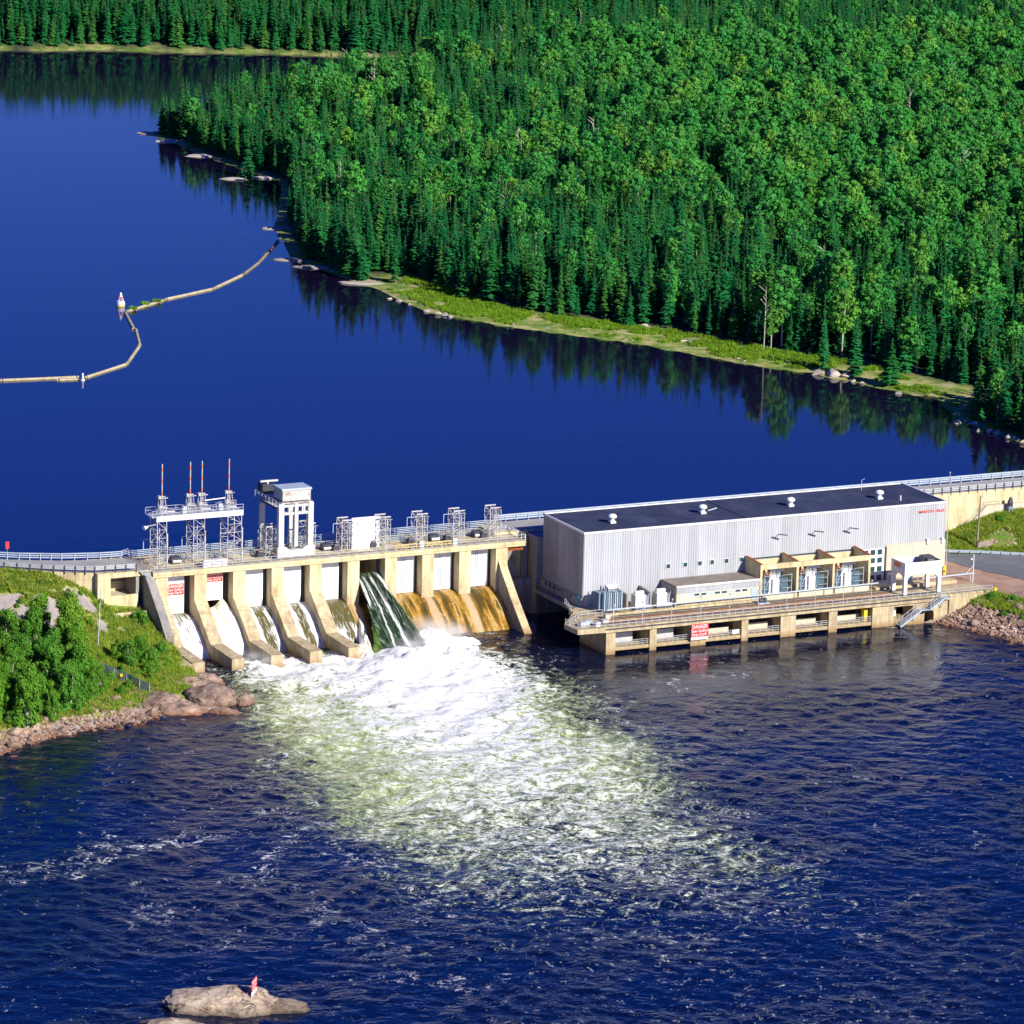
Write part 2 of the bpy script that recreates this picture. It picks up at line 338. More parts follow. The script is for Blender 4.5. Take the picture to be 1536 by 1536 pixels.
# ------------------------------------------------------------------ water
def water_mat(name, deep, bump, bscale, rough=.05, stretch=(1, 1, 1), foam=False):
    m, nt, b = base_mat(name); L = nt.links.new
    b.inputs['Roughness'].default_value = rough; b.inputs['IOR'].default_value = 1.333; b.inputs['Specular IOR Level'].default_value = 0.5
    if foam: b.inputs['Specular Tint'].default_value = (.60, .84, 1, 1)
    else:                                                    # faint cat's-paws of wind
        wp = _n(nt, 'ShaderNodeTexNoise', Scale=.012, Detail=5.0, Roughness=.6)
    geo = _n(nt, 'ShaderNodeNewGeometry'); mp = _n(nt, 'ShaderNodeMapping'); mp.inputs['Scale'].default_value = stretch; L(geo.outputs['Position'], mp.inputs[0])
    n2 = _n(nt, 'ShaderNodeTexNoise', Scale=bscale, Detail=5.0, Roughness=0.6); L(mp.outputs[0], n2.inputs['Vector'])
    bp = _n(nt, 'ShaderNodeBump', Strength=1.0, Distance=bump); L(n2.outputs[0], bp.inputs['Height']); L(bp.outputs[0], b.inputs['Normal'])
    if foam:
        n3 = _n(nt, 'ShaderNodeTexNoise', Scale=.42, Detail=3.0, Roughness=0.6, Distortion=.8); L(mp.outputs[0], n3.inputs['Vector']); b3 = _n(nt, 'ShaderNodeBump', Strength=1.0, Distance=.35); L(n3.outputs[0], b3.inputs['Height']); L(b3.outputs[0], bp.inputs['Normal']); ca = _n(nt, 'ShaderNodeAttribute', attribute_name='calm'); cs = _n(nt, 'ShaderNodeMapRange'); L(ca.outputs['Fac'], cs.inputs[0]); cs.inputs[3].default_value = 1.0; cs.inputs[4].default_value = .22; L(cs.outputs[0], b3.inputs['Strength']); L(cs.outputs[0], bp.inputs['Strength'])
    b.inputs['Base Color'].default_value = (*deep, 1)
    if not foam:
        L(geo.outputs['Position'], wp.inputs['Vector']); wr = _n(nt, 'ShaderNodeMapRange'); L(wp.outputs[0], wr.inputs[0]); wr.inputs[1].default_value = .35; wr.inputs[2].default_value = .65; wr.inputs[3].default_value = .45; wr.inputs[4].default_value = 1.7; L(wr.outputs[0], bp.inputs['Strength'])
        return m
    fa = _n(nt, 'ShaderNodeAttribute', attribute_name='foam'); ga = _n(nt, 'ShaderNodeAttribute', attribute_name='aerated'); sa = _n(nt, 'ShaderNodeAttribute', attribute_name='streak')
    def noise(sc, det, dist, st=(1, 1, 1)):
        mm = _n(nt, 'ShaderNodeMapping'); mm.inputs['Scale'].default_value = st; L(geo.outputs['Position'], mm.inputs[0])
        q = _n(nt, 'ShaderNodeTexNoise', Scale=sc, Detail=det, Roughness=.68, Distortion=dist); L(mm.outputs[0], q.inputs['Vector']); return q.outputs[0]
    def mrange(i, a, c, d=0., e=1., sm=True):
        q = _n(nt, 'ShaderNodeMapRange'); q.interpolation_type = 'SMOOTHSTEP' if sm else 'LINEAR'
        if hasattr(i, 'default_value') or True: L(i, q.inputs[0])
        for k, v in zip((1, 2, 3, 4), (a, c, d, e)): q.inputs[k].default_value = v
        return q.outputs[0]
    def math_(op, a, c):
        q = _n(nt, 'ShaderNodeMath', operation=op)
        for k, v in enumerate((a, c)):
            if isinstance(v, (int, float)): q.inputs[k].default_value = v
            else: L(v, q.inputs[k])
        return q.outputs[0]
    nA = mrange(noise(.20, 9, 2.6), .30, .70, sm=False); nB = mrange(noise(.9, 8, 1.5), .3, .7, sm=False)
    nC = mrange(noise(3.0, 5, .5, (.6, 1, 1)), .3, .7, sm=False); mixn = math_('ADD', math_('ADD', math_('MULTIPLY', nA, .42), math_('MULTIPLY', nB, .34)), math_('MULTIPLY', nC, .24))
    s = math_('ADD', fa.outputs['Fac'], math_('MULTIPLY', math_('SUBTRACT', mixn, .5), 2.5))
    thick = mrange(s, .46, .96)
    # thin lace of foam: ridges of a warped noise, only where patches carry it
    rid = math_('ABSOLUTE', math_('SUBTRACT', noise(.11, 6, 1.8, (1, .75, 1)), .5), 0); lace = mrange(rid, .0, .022, 1., 0.)
    rid2 = math_('ABSOLUTE', math_('SUBTRACT', noise(.30, 6, 1.2, (.8, 1, 1)), .5), 0); lace2 = mrange(rid2, .0, .026, 1., 0.)
    lace = math_('MAXIMUM', lace, math_('MULTIPLY', lace2, .8))
    patch = mrange(noise(.024, 6, .9), .55, .66); brk = mrange(noise(.42, 7, .6), .43, .55)
    lacem = math_('MULTIPLY', math_('MULTIPLY', lace, brk), math_('MAXIMUM', math_('MULTIPLY', patch, .55), math_('MULTIPLY', math_('MULTIPLY', sa.outputs['Fac'], mrange(noise(.06, 4, .8), .47, .62)), .62)))
    lacem = mrange(lacem, .18, .55)
    speck = math_('MULTIPLY', mrange(noise(1.9, 3, .6), .70, .76), mrange(noise(.07, 4, .5), .52, .66))
    fm = math_('MAXIMUM', thick, math_('MAXIMUM', lacem, math_('MULTIPLY', speck, .3)))
    gv = mrange(math_('ADD', ga.outputs['Fac'], math_('MULTIPLY', math_('SUBTRACT', math_('ADD', math_('MULTIPLY', nA, .6), math_('MULTIPLY', nB, .4)), .5), 1.3)), .25, 1.0)
    mx = _n(nt, 'ShaderNodeMixRGB'); L(gv, mx.inputs[0]); mx.inputs[1].default_value = (*deep, 1); mx.inputs[2].default_value = (.42, .51, .17, 1)
    m2 = _n(nt, 'ShaderNodeMixRGB'); L(fm, m2.inputs[0]); L(mx.outputs[0], m2.inputs[1]); m2.inputs[2].default_value = (.84, .86, .82, 1)
    L(m2.outputs[0], b.inputs['Base Color']); L(mrange(fm, 0, 1, rough, .8, False), b.inputs['Roughness']); L(mrange(fm, 0, 1, .32, .1, False), b.inputs['Specular IOR Level'])
    return m
MT['reservoir'] = water_mat('reservoir_water', (.006, .004, .022), .016, .40, .035, (1, 1, 1))
MT['river'] = water_mat('river_water', (.0012, .0045, .024), .10, 1.3, .06, (.8, 1, 1), foam=True)

# shoreline of the wooded point, read from the photograph and laid on the reservoir's level
SH = [(213, 199), (235, 208), (270, 221), (300, 235), (345, 250), (380, 262), (418, 272), (419, 300), (412, 330), (410, 347), (428, 372), (432, 388),
      (470, 402), (520, 420), (560, 432), (600, 450), (650, 472), (700, 480), (760, 491), (850, 503), (950, 516), (1050, 535), (1150, 553), (1210, 560),
      (1280, 575), (1350, 590), (1405, 598), (1428, 625), (1450, 640), (1490, 652), (1536, 668)]
SHORE = [tuple(gp(x, y, ZR)[:2]) for x, y in SH]
SHORE_R = SHORE+[(141, 50), (137, 36), (136, 27)]
BACK = [(310, 655), (262, 632), (200, 585), (150, 552)]
POINT = SHORE_R+[(2500, 27), (2500, 700)]+BACK
FAR = [tuple(gp(x, y, ZR)[:2]) for x, y in [(-260, 62), (0, 75), (60, 77), (140, 75), (300, 80), (400, 81), (500, 85), (560, 88)]]+[(290, 662), (315, 668)]
FARP = [(-900, 1350)]+FAR+[(2500, 720), (2500, 4000), (-900, 4000)]
def forest_h(X, Y):
    ip = in_poly(X, Y, POINT); d1 = dist_line(X, Y, SHORE_R+[(2500, 27)]); d1 = np.minimum(d1, dist_line(X, Y, [(310, 655)]+BACK[1:]+[SHORE[0]]))
    iq = in_poly(X, Y, FARP); d2 = dist_line(X, Y, [(-900, 1350)]+FAR+[(2500, 720)])
    z1 = np.where(ip, .08+.07*np.minimum(d1, 16)+.13*np.clip(d1-16, 0, 45)+3.0*(fbm(X/60, Y/60, 3, 5)-.3)*sstep(10, 60, d1)+5*sstep(40, 200, d1), -.25*np.minimum(d1, 6))
    z2 = np.where(iq, .1+.22*np.minimum(d2, 90)+9*sstep(60, 260, d2)+3*(fbm(X/60, Y/60, 3, 9)-.4)*sstep(8, 40, d2), -.25*np.minimum(d2, 6))
    return ZR+np.where(ip, z1, np.where(iq, z2, np.maximum(z1, z2)))
m, nt, b = base_mat('forest_floor'); MT['forest_floor'] = m
g0 = _n(nt, 'ShaderNodeNewGeometry'); ndz = _n(nt, 'ShaderNodeAttribute', attribute_name='bank'); nzz = _n(nt, 'ShaderNodeTexNoise', Scale=.22, Detail=8.0, Roughness=.7)
nt.links.new(g0.outputs['Position'], nzz.inputs['Vector'])
rA = ramp(nt, [(.34, (.46, .41, .26)), (.45, (.34, .34, .09)), (.56, (.12, .22, .02)), (.68, (.06, .16, .012))]); rB = ramp(nt, [(.3, (.015, .022, .012)), (.7, (.035, .06, .02))])
nt.links.new(nzz.outputs[0], rA.inputs[0]); nt.links.new(nzz.outputs[0], rB.inputs[0])
mxx = _n(nt, 'ShaderNodeMixRGB'); nt.links.new(ndz.outputs['Fac'], mxx.inputs[0]); nt.links.new(rB.outputs[0], mxx.inputs[1]); nt.links.new(rA.outputs[0], mxx.inputs[2])
nt.links.new(mxx.outputs[0], b.inputs['Base Color']); b.inputs['Roughness'].default_value = .95
GRASSLINE = SHORE[14:27]                                     # the grassy part of the shore
def bank(X, Y):
    d = dist_line(X, Y, GRASSLINE); dd = dist_line(X, Y, SHORE_R); df = dist_line(X, Y, FAR)
    return np.maximum(np.maximum(1-sstep(11, 17, d+4*(fbm(X/9, Y/9, 3, 2)-.5)), 1-sstep(2, 5, dd)), 1-sstep(2, 5, df))
xs = np.concatenate([np.linspace(-900, 40, 40), np.arange(44, 300, 4.0), np.arange(300, 720, 8.), np.linspace(720, 2500, 20)])
ys = np.concatenate([[26.0], np.arange(30, 300, 4.0), np.arange(300, 720, 7.0), np.arange(720, 1000, 10.), np.linspace(1000, 4000, 30)])
sheet('forest_floor', xs, ys, forest_h, 'forest_floor', attrs={'bank': bank}, keep=lambda X, Y: forest_h(X, Y) > ZR-1.4)
sheet('reservoir_water', [-900, -110, -60, 0, 60, 140, 600, 2500], [22.5, 120, 400, 800, 1400], ZR, 'reservoir', smooth=False)
# the ground under everything, out to the horizon
MT['plain'] = mat('plain', [(.02, .05, .02), (.04, .08, .03)], .02, rough=1)
sheet('ground', np.linspace(-9000, 9000, 5), np.linspace(-6000, 16000, 5), -5.0, 'plain', smooth=False)

def plume(X, Y):
    t = -Y; wx = X+7*(fbm(X/14, Y/14, 4, 3)-.47)*2; wy = t+9*(fbm(X/16+9, Y/16, 4, 4)-.47)*2
    c = -44-.175*np.clip(wy, 0, 160); hw = 27+.20*np.clip(wy, 0, 45)-.02*np.clip(wy-45, 0, 200)
    lat = 1-sstep(.55, 1.15, np.abs(wx-c)/hw)
    return wx, wy, c, hw, lat
def foam_f(X, Y):
    wx, wy, c, hw, lat = plume(X, Y)
    along = np.interp(wy, [-12, -3, 4, 30, 55, 85, 115, 140, 165], [.2, .75, .95, .92, .76, .62, .48, .34, .10])
    core = np.exp(-(((X+36-.18*(Y+20))/15)**2+((Y+17)/19)**2))
    left = np.exp(-(((X+62)/9)**2+((Y+3)/9)**2))
    xc = -37-.20*wy; ax = np.exp(-((wx-xc)/(13+.10*np.clip(wy, 0, 150)))**2)*np.interp(wy, [-12, -2, 5, 30, 60, 95, 130, 165], [0, .4, .62, .58, .42, .32, .22, .05])
    tl = .27*np.exp(-(((X+42+.12*(Y+140))/13)**2+((Y+130)/25)**2))
    f = np.maximum(lat*along*.62, tl)+ax+.35*core+.45*left
    q = 1-sstep(4, 9, np.abs(X-25)/5.5); tail = .20*sstep(-15.5, -17, Y)*(1-sstep(-28, -19, -(-Y)))*q
    return np.clip(f*np.where(Y > 9, 0, 1), 0, 1.25)
def aer_f(X, Y):
    wx, wy, c, hw, lat = plume(X, Y)
    a = np.interp(wy, [-12, 0, 40, 80, 112, 140, 172], [.4, .75, 1, .9, .62, .38, .02])
    tail = .50*np.exp(-(((X+42+.12*(Y+140))/13)**2+((Y+130)/26)**2))
    return np.maximum(np.clip(1-sstep(.50, 1.28, np.abs(wx-c)/hw), 0, 1)*a, tail)
def streak_f(X, Y):
    wx, wy, c, hw, lat = plume(X, Y)
    return np.clip(1-sstep(.8, 2.0, np.abs(wx-c)/hw), 0, 1)*np.interp(wy, [0, 40, 150, 220], [1, 1, .9, .6])
WV = [(RNG.uniform(0, 2*math.pi), l, RNG.uniform(0, 6.28)) for l in [1.5, 1.8, 2.2, 2.6, 3.1, 3.6, 4.3, 5.2, 6.4, 8]*3]
def calm_f(X, Y):
    return np.clip(sstep(-18, -2, X+6*(fbm(X/9, Y/9, 3, 44)-.47))*(1-sstep(55, 80, X))*sstep(-64, -40, Y+14*(fbm(X/12, Y/12, 3, 45)-.47)), 0, 1)
def slick_f(X, Y):                                           # smoother eddies between rougher runs
    return 1-sstep(.36, .58, fbm(X/26+3, Y/17, 4, 52))
def river_h(X, Y):
    z = np.zeros(X.shape)
    for k, (a, l, p) in enumerate(WV):
        th = -1.9+(a-math.pi)*.42; kx, ky = math.cos(th)*2*math.pi/l, math.sin(th)*2*math.pi/l
        z += .0042*l*np.sin(kx*X+ky*Y+p+2.5*vnoise(X/13+k, Y/13, k))*(0.35+1.3*vnoise(X/22, Y/22+k, 40+k))
    f = np.clip(foam_f(X, Y), 0, 1.2); fade = sstep(-330, -232, Y)*sstep(-300, -195, X)*(1-sstep(115, 220, X))
    turb = (fbm(X/5.5, Y/5.5, 5, 21)-.47)*2.6+np.abs(fbm(X/2.2, Y/2.2, 3, 23)-.45)*1.2
    mound = 1.5*np.exp(-(((X+34)/9)**2+((Y+6.5)/6)**2))+.6*np.exp(-(((X+44)/12)**2+((Y+14)/9)**2))+.9*np.exp(-(((X+66)/4)**2+((Y+2)/4)**2))
    low = 1.0*(fbm(X/11, Y/11, 3, 31)-.45)*np.clip(aer_f(X, Y)+.25, 0, 1)
    z = z*(1-.82*calm_f(X, Y))*(1.12-.75*slick_f(X, Y))
    return (z*(1.0+.5*f)+f*turb*.55+low)*fade+mound*(1+.5*turb*np.clip(f, 0, 1))
def span(a, b, fine, far0, far1):
    return np.concatenate([np.linspace(far0, a-fine, 12)[:-1], np.arange(a, b, fine), np.linspace(b, far1, 12)])
xs = span(-190, 112, .55, -4000, 4000); ys = np.concatenate([np.linspace(-4000, -236, 12)[:-1], np.arange(-235, 18.3, .55)])
sheet('river_water', xs, ys, river_h, 'river', attrs={'foam': foam_f, 'aerated': aer_f, 'streak': streak_f, 'calm': lambda X, Y: np.maximum(calm_f(X, Y), .75*slick_f(X, Y))})

# ------------------------------------------------------------------ left embankment and right bank
EP = np.array([(-104, 27, 14.9), (-115, 34, 14.9), (-130, 42, 14.9), (-160, 60, 14.9), (-96.5, 22, 14.6), (-92.5, 19, 12.3), (-89.5, 17, 10.0), (-86.5, 15, 8.3), (-82, 14, 7.6), (-79.5, 12, 6.2),
    (-79.5, 6, 4.2), (-80, 0, 1.8), (-100, 14, 10.3), (-100, 4, 6.6), (-100, -8, 3.9), (-100, -20, 1.9), (-115, 20, 10.4), (-115, 5, 6.0), (-120, -15, 3.2), (-127, -37, -.05), (-107, -29, -.05),
    (-92, -23, -.05), (-84, -24, .0), (-76, -23, -.1), (-74.5, -17, -.1), (-77, -8, .5), (-85, -10, 2.0), (-90, 0, 4.0), (-90, 8, 6.6), (-140, -30, 2.4), (-140, 10, 8.5), (-150, -49, -.1), (-180, -62, -.1),
    (-180, -20, 5), (-180, 40, 14), (-200, -30, 5), (-200, 60, 14.6), (-200, 82, 15.4), (-72, -10, -.8), (-82, -31, -2), (-110, -38, -2.5), (-150, -60, -2.5), (-70, -24, -2), (-200, -75, -2.5)], float)
def rbf_fit(P):
    d = np.hypot(P[:, None, 0]-P[None, :, 0], P[:, None, 1]-P[None, :, 1]); n = len(P)
    A = np.zeros((n+3, n+3)); A[:n, :n] = d+np.eye(n)*-.3; A[:n, n] = 1; A[:n, n+1:] = P[:, :2]; A[n, :n] = 1; A[n+1:, :n] = P[:, :2].T
    return np.linalg.solve(A, np.concatenate([P[:, 2], np.zeros(3)]))
EW = rbf_fit(EP)
def rbf(P, W, X, Y):
    X = np.asarray(X, float); z = W[len(P)]+W[len(P)+1]*X+W[len(P)+2]*Y
    for k in range(len(P)): z = z+W[k]*np.hypot(X-P[k, 0], Y-P[k, 1])
    return z
def emb_h(X, Y):
    return np.minimum(rbf(EP, EW, X, Y), 15.0)+.5*(fbm(np.asarray(X)/5, np.asarray(Y)/5, 4, 8)-.47)
def patch_mat(name, stops, sc, lo, rough=1.0):
    m, nt, b = base_mat(name); g = _n(nt, 'ShaderNodeNewGeometry'); nz = _n(nt, 'ShaderNodeTexNoise', Scale=sc, Detail=9.0, Roughness=.68); nt.links.new(g.outputs['Position'], nz.inputs['Vector'])
    at = _n(nt, 'ShaderNodeAttribute', attribute_name='bare'); a1 = _n(nt, 'ShaderNodeMath', operation='MULTIPLY_ADD'); nt.links.new(at.outputs['Fac'], a1.inputs[0]); a1.inputs[1].default_value = -.42; nt.links.new(nz.outputs[0], a1.inputs[2])
    rp = ramp(nt, stops); nt.links.new(a1.outputs[0], rp.inputs[0]); nt.links.new(rp.outputs[0], b.inputs['Base Color']); b.inputs['Roughness'].default_value = rough
    n2 = _n(nt, 'ShaderNodeTexNoise', Scale=1.8, Detail=7.0, Roughness=.7); nt.links.new(g.outputs['Position'], n2.inputs['Vector']); bp = _n(nt, 'ShaderNodeBump', Strength=1.0, Distance=.25)
    nt.links.new(n2.outputs[0], bp.inputs['Height']); nt.links.new(bp.outputs[0], b.inputs['Normal']); return m
MT['emb'] = patch_mat('embankment_turf', [(.02, (.30, .26, .24)), (.18, (.42, .37, .34)), (.27, (.36, .33, .20)), (.36, (.30, .33, .07)), (.50, (.22, .30, .04)), (.64, (.12, .22, .022))], .28, 0)
def hit(px_, py_, hf):                                        # where a line of sight meets a terrain
    d = _f+_r*(px_-768)/FPX-_u*(py_-768)/FPX; ts = np.linspace(500, 1400, 1801); P = CAM[None]+d[None]*ts[:, None]
    return P[int(np.argmax(P[:, 2]-hf(P[:, 0], P[:, 1]) < 0))]
BARE = [(*hit(x, y, emb_h)[:2], a, c) for x, y, a, c in [(8, 905, 4.5, 4), (30, 918, 3, 3), (78, 915, 3.2, 5), (70, 935, 3, 3), (122, 900, 3.4, 3.5), (108, 893, 2.5, 2.5), (135, 912, 2, 2), (152, 938, 1.7, 3.5), (183, 947, 1, 1.2), (60, 900, 2, 2)]]
def bare_f(X, Y):
    b = np.zeros(np.shape(X))
    for x, y, a, c in BARE: b = np.maximum(b, np.exp(-(((X-x)/a)**2+((Y-y)/c)**2)*1.2))
    return np.clip(b*1.05+.9*(rbf(EP, EW, X, Y) < .9), 0, 1)
sheet('embankment', np.arange(-200, -78.55, 1.0), np.arange(-76, 90, 1.0), emb_h, 'emb', attrs={'bare': bare_f}, keep=lambda X, Y: (rbf(EP, EW, X, Y) > -2.4) & (Y < np.interp(X, [-200, -130, -104, -96.8, -88.9, -88.3, -60], [80, 43, 28.5, 23.2, 19.5, 16.6, 15.6])))
BP = np.array([(69, -18.5, -.05), (70.5, -23, -.05), (74, -35, -.05), (80, -52, -.05), (66, -20, -1.5), (67, -25, -2.2), (70, -38, -2.4), (76, -56, -2.4), (77, -14.6, 4.0), (80.5, -15, 4.5), (82.5, -19, 4.5), (86, -32, 4.5), (92, -50, 4.5),
    (90, -10, 4.55), (110, -20, 4.6), (78.6, 0, 4.5), (85, 6, 4.7), (95, 2, 4.8), (120, -10, 4.9), (150, -20, 5), (150, -60, 5), (110, -60, 4.6), (79, 15, 5.6), (88, 14.2, 5.2), (93, 10.5, 5.2), (101, 5, 5.2), (115, -3, 5.3),
    (90, 20.5, 6.8), (96, 21, 8.8), (96, 15, 7.4), (102, 18.5, 10.2), (108, 21, 10.8), (118, 21, 10.6), (106, 12, 7.8), (112, 14, 9.2), (120, 8, 7.2), (150, 20, 10), (150, 10, 8)], float)
BW = rbf_fit(BP)
def bankr_h(X, Y): return rbf(BP, BW, X, Y)+.18*(fbm(np.asarray(X)/3, np.asarray(Y)/3, 4, 6)-.47)
MT['mound'] = patch_mat('mound_turf', [(.06, (.40, .30, .25)), (.22, (.40, .31, .24)), (.30, (.22, .23, .06)), (.42, (.13, .22, .02)), (.60, (.07, .17, .015)), (.72, (.05, .12, .012))], .35, 0)
GRL = [(80, 17.6), (87.4, 13.9), (93, 10.6), (101, 5.3), (115, -3.2), (150, -22)]
def above_line(X, Y): return Y > np.interp(X, [p[0] for p in GRL], [p[1] for p in GRL])
def bare_r(X, Y):
    b = np.exp(-(((X-95.5)/2.6)**2+((Y-13.2)/1.6)**2))*1.0
    return np.clip(b+.8*(rbf(BP, BW, X, Y) < 3.3), 0, 1)
sheet('grass_mound', np.arange(78.4, 150, .8), np.arange(-24, 21.9, .6), lambda X, Y: bankr_h(X, Y)+.02, 'mound', attrs={'bare': bare_r}, keep=lambda X, Y: above_line(X, Y+.5))
sheet('river_bank', np.arange(64, 150, .8), np.arange(-62, -9, .6), lambda X, Y: bankr_h(X, Y)-.03, 'mound', attrs={'bare': bare_r}, keep=lambda X, Y: (Y < np.interp(X, [77, 80.5, 82.5, 86, 92, 99], [-14, -13.4, -18, -31, -49, -62])))
sheet('gravel_yard', np.arange(78.1, 150, .8), np.arange(-62, 19, .6), lambda X, Y: bankr_h(X, Y)-.005, 'yard', keep=lambda X, Y: ~above_line(X, Y-.8) & (Y > np.interp(X, [77, 80.5, 82.5, 86, 92, 99], [-14, -13.6, -18.8, -31.8, -49.8, -62.8])))
rd = [gp(*p, 5.0)[:2] for p in [(1412, 838), (1440, 845.5), (1478, 854.5), (1510, 861), (1560, 873)]]
top = [np.array(p) for p in GRL]
mb = MB(); n = 40; S = []
lo = walk([(*p, 0) for p in rd], 1.2); hi = walk([(*p, 0) for p in GRL], 1.2)
for i in range(n+1):
    a = Vector(np.array([np.interp(i/n*(len(lo)-1), range(len(lo)), [q[k] for q in lo]) for k in range(3)])); c = Vector(np.array([np.interp(i/n*.62*(len(hi)-1), range(len(hi)), [q[k] for q in hi]) for k in range(3)]))
    row = []
    for k in range(9):
        q = a.lerp(c, k/8); row.append((q.x, q.y, float(bankr_h(q.x, q.y))+.06))
    S.append(row)
o = mb.grid(S).build('access_road', 'asphalt', kind='structure', smooth=True)

# ------------------------------------------------------------------ spillway dam
PX = [-78.6+7.6*k for k in range(10)]; PW = 2.4
OGEE = [(30, -3), (30, 4.5), (23, 5.4), (20, 6.1), (18.6, 6.2), (17, 6.0), (15.4, 5.35), (13.8, 4.4), (12.2, 3.2), (10.6, 1.8), (9, .3), (7.6, -1.2), (6.5, -2.8)]
def ogee_z(y): return float(np.interp(y, [p[0] for p in OGEE[:0:-1]], [p[1] for p in OGEE[:0:-1]]))
dam = thing('spillway_dam', 'cream concrete spillway dam with nine bays and sloping pier walls', 'dam', (-44, 16, 0)); off = dam.location
pierA = [(28, 13.83), (16, 13.83), (16, 9), (8.1, 2.65), (-1.9, 2.4), (-1.9, -3), (28, -3)]
pierB = [(28, 13.83), (16, 13.83), (16, 5.2), (14.6, 4.2), (13, 2), (13, -3), (28, -3)]
for k in range(10):
    mb = MB(off); mb.prism([(y, z) for y, z in (pierA if k < 5 else pierB)], 'x', PX[k], PX[k]+PW)
    if k == 0:
        mb.prism([(-1.85, -3), (-1.85, 2.2), (3.5, 2.3), (6, 2.5), (8, -3)], 'x', PX[0]-2.6, PX[0]-.01)
    mb.build('pier', 'concrete', dam)
# moss and water marks on the chutes: streaks that run down the slope
def chute_mat(name, stops, pale=False, sx=1.1):
    m, nt, b = base_mat(name); L = nt.links.new; g = _n(nt, 'ShaderNodeNewGeometry'); mp = _n(nt, 'ShaderNodeMapping'); mp.inputs['Scale'].default_value = (sx, .10, .10); L(g.outputs['Position'], mp.inputs[0])
    nz = _n(nt, 'ShaderNodeTexNoise', Scale=.9, Detail=6.0, Roughness=.6); L(mp.outputs[0], nz.inputs['Vector']); n2 = _n(nt, 'ShaderNodeTexNoise', Scale=2.2, Detail=6.0, Roughness=.7); L(g.outputs['Position'], n2.inputs['Vector'])
    a = _n(nt, 'ShaderNodeMath', operation='MULTIPLY_ADD'); L(n2.outputs[0], a.inputs[0]); a.inputs[1].default_value = .22; L(nz.outputs[0], a.inputs[2])
    rp = ramp(nt, stops); L(a.outputs[0], rp.inputs[0]); col = rp.outputs[0]
    if pale:                                                 # below each pier no water runs and the concrete has stayed pale
        sx_ = _n(nt, 'ShaderNodeSeparateXYZ'); L(g.outputs['Position'], sx_.inputs[0]); w1 = _n(nt, 'ShaderNodeMath', operation='MULTIPLY_ADD'); L(n2.outputs[0], w1.inputs[0]); w1.inputs[1].default_value = .9; L(sx_.outputs[0], w1.inputs[2])
        w2 = _n(nt, 'ShaderNodeMath', operation='PINGPONG'); w0 = _n(nt, 'ShaderNodeMath', operation='ADD'); L(w1.outputs[0], w0.inputs[0]); w0.inputs[1].default_value = 23.7+76; L(w0.outputs[0], w2.inputs[0]); w2.inputs[1].default_value = 3.8
        w3 = _n(nt, 'ShaderNodeMapRange'); L(w2.outputs[0], w3.inputs[0]); w3.inputs[1].default_value = .5; w3.inputs[2].default_value = 1.0; w3.inputs[3].default_value = .8; w3.inputs[4].default_value = 0
        w4 = _n(nt, 'ShaderNodeMixRGB'); L(w3.outputs[0], w4.inputs[0]); L(col, w4.inputs[1]); w4.inputs[2].default_value = (.50, .37, .23, 1); col = w4.outputs[0]
    L(col, b.inputs['Base Color']); b.inputs['Roughness'].default_value = .42; b.inputs['Specular IOR Level'].default_value = .25
    bp = _n(nt, 'ShaderNodeBump', Strength=1.0, Distance=.05); L(n2.outputs[0], bp.inputs['Height']); L(bp.outputs[0], b.inputs['Normal']); return m
MT['chute_dry'] = chute_mat('mossy_chute', [(.40, (.03, .04, .006)), (.49, (.085, .055, .010)), (.56, (.19, .105, .014)), (.62, (.36, .20, .022)), (.68, (.48, .32, .15)), (.72, (.12, .09, .012))], True, sx=.7)
MT['chute_wet'] = chute_mat('wet_chute', [(.46, (.10, .075, .03)), (.56, (.22, .16, .07)), (.64, (.30, .22, .12)), (.72, (.12, .10, .03))])
for k in range(5):
    MB(off).prism(OGEE, 'x', PX[k]+PW, PX[k+1]).build('ogee_crest', 'chute_wet', dam)
mb = MB(off).prism([(30, -3), (30, 4.4), (23, 5.3)]+[(y, z-.012) for y, z in OGEE[3:]], 'x', PX[5]+.02, -9.72); mb.build('ogee_crest', 'chute_dry', dam)
mb = MB(off).box(-79.2, -4.2, 15.75, 28.5, 13.85, ZD); mb.box(-79.2, -4.2, 15.62, 15.748, 14.3, ZD-.05)
mb.build('deck_slab', 'concrete', dam)
for y in (17.6, 26.4): MB(off).box(-79, -4.6, y-.08, y+.08, ZD+.002, ZD+.2).build('crane_rail', 'steel_dark', dam, label='dark steel crane rail along the deck')
# dividing wall at the right-hand end
dw = thing('divider_wall', 'tall sloping concrete divider wall between the spillway and the powerhouse', 'wall', (-8.8, 16, 0))
MB(dw.location).prism([(17, -3), (17, 11.8), (15.98, 11.3), (14.7, 9.6), (10, 5), (4.4, .0), (2.6, -1.6), (2.6, -3)], 'x', -9.7, -8.2).build('wall_panel', 'concrete_grey', dw)  # greyer than its cap: the side's shade, besides stains, is in the colour
MB(dw.location).prism([(15.98, 11.33), (14.7, 9.63), (10, 5.03), (4.4, .03), (3.4, -.9), (3.4, -.6), (4.4, .22), (10, 5.22), (14.7, 9.82), (15.98, 11.52)], 'x', -9.73, -8.17).build('wall_cap', 'concrete', dw)

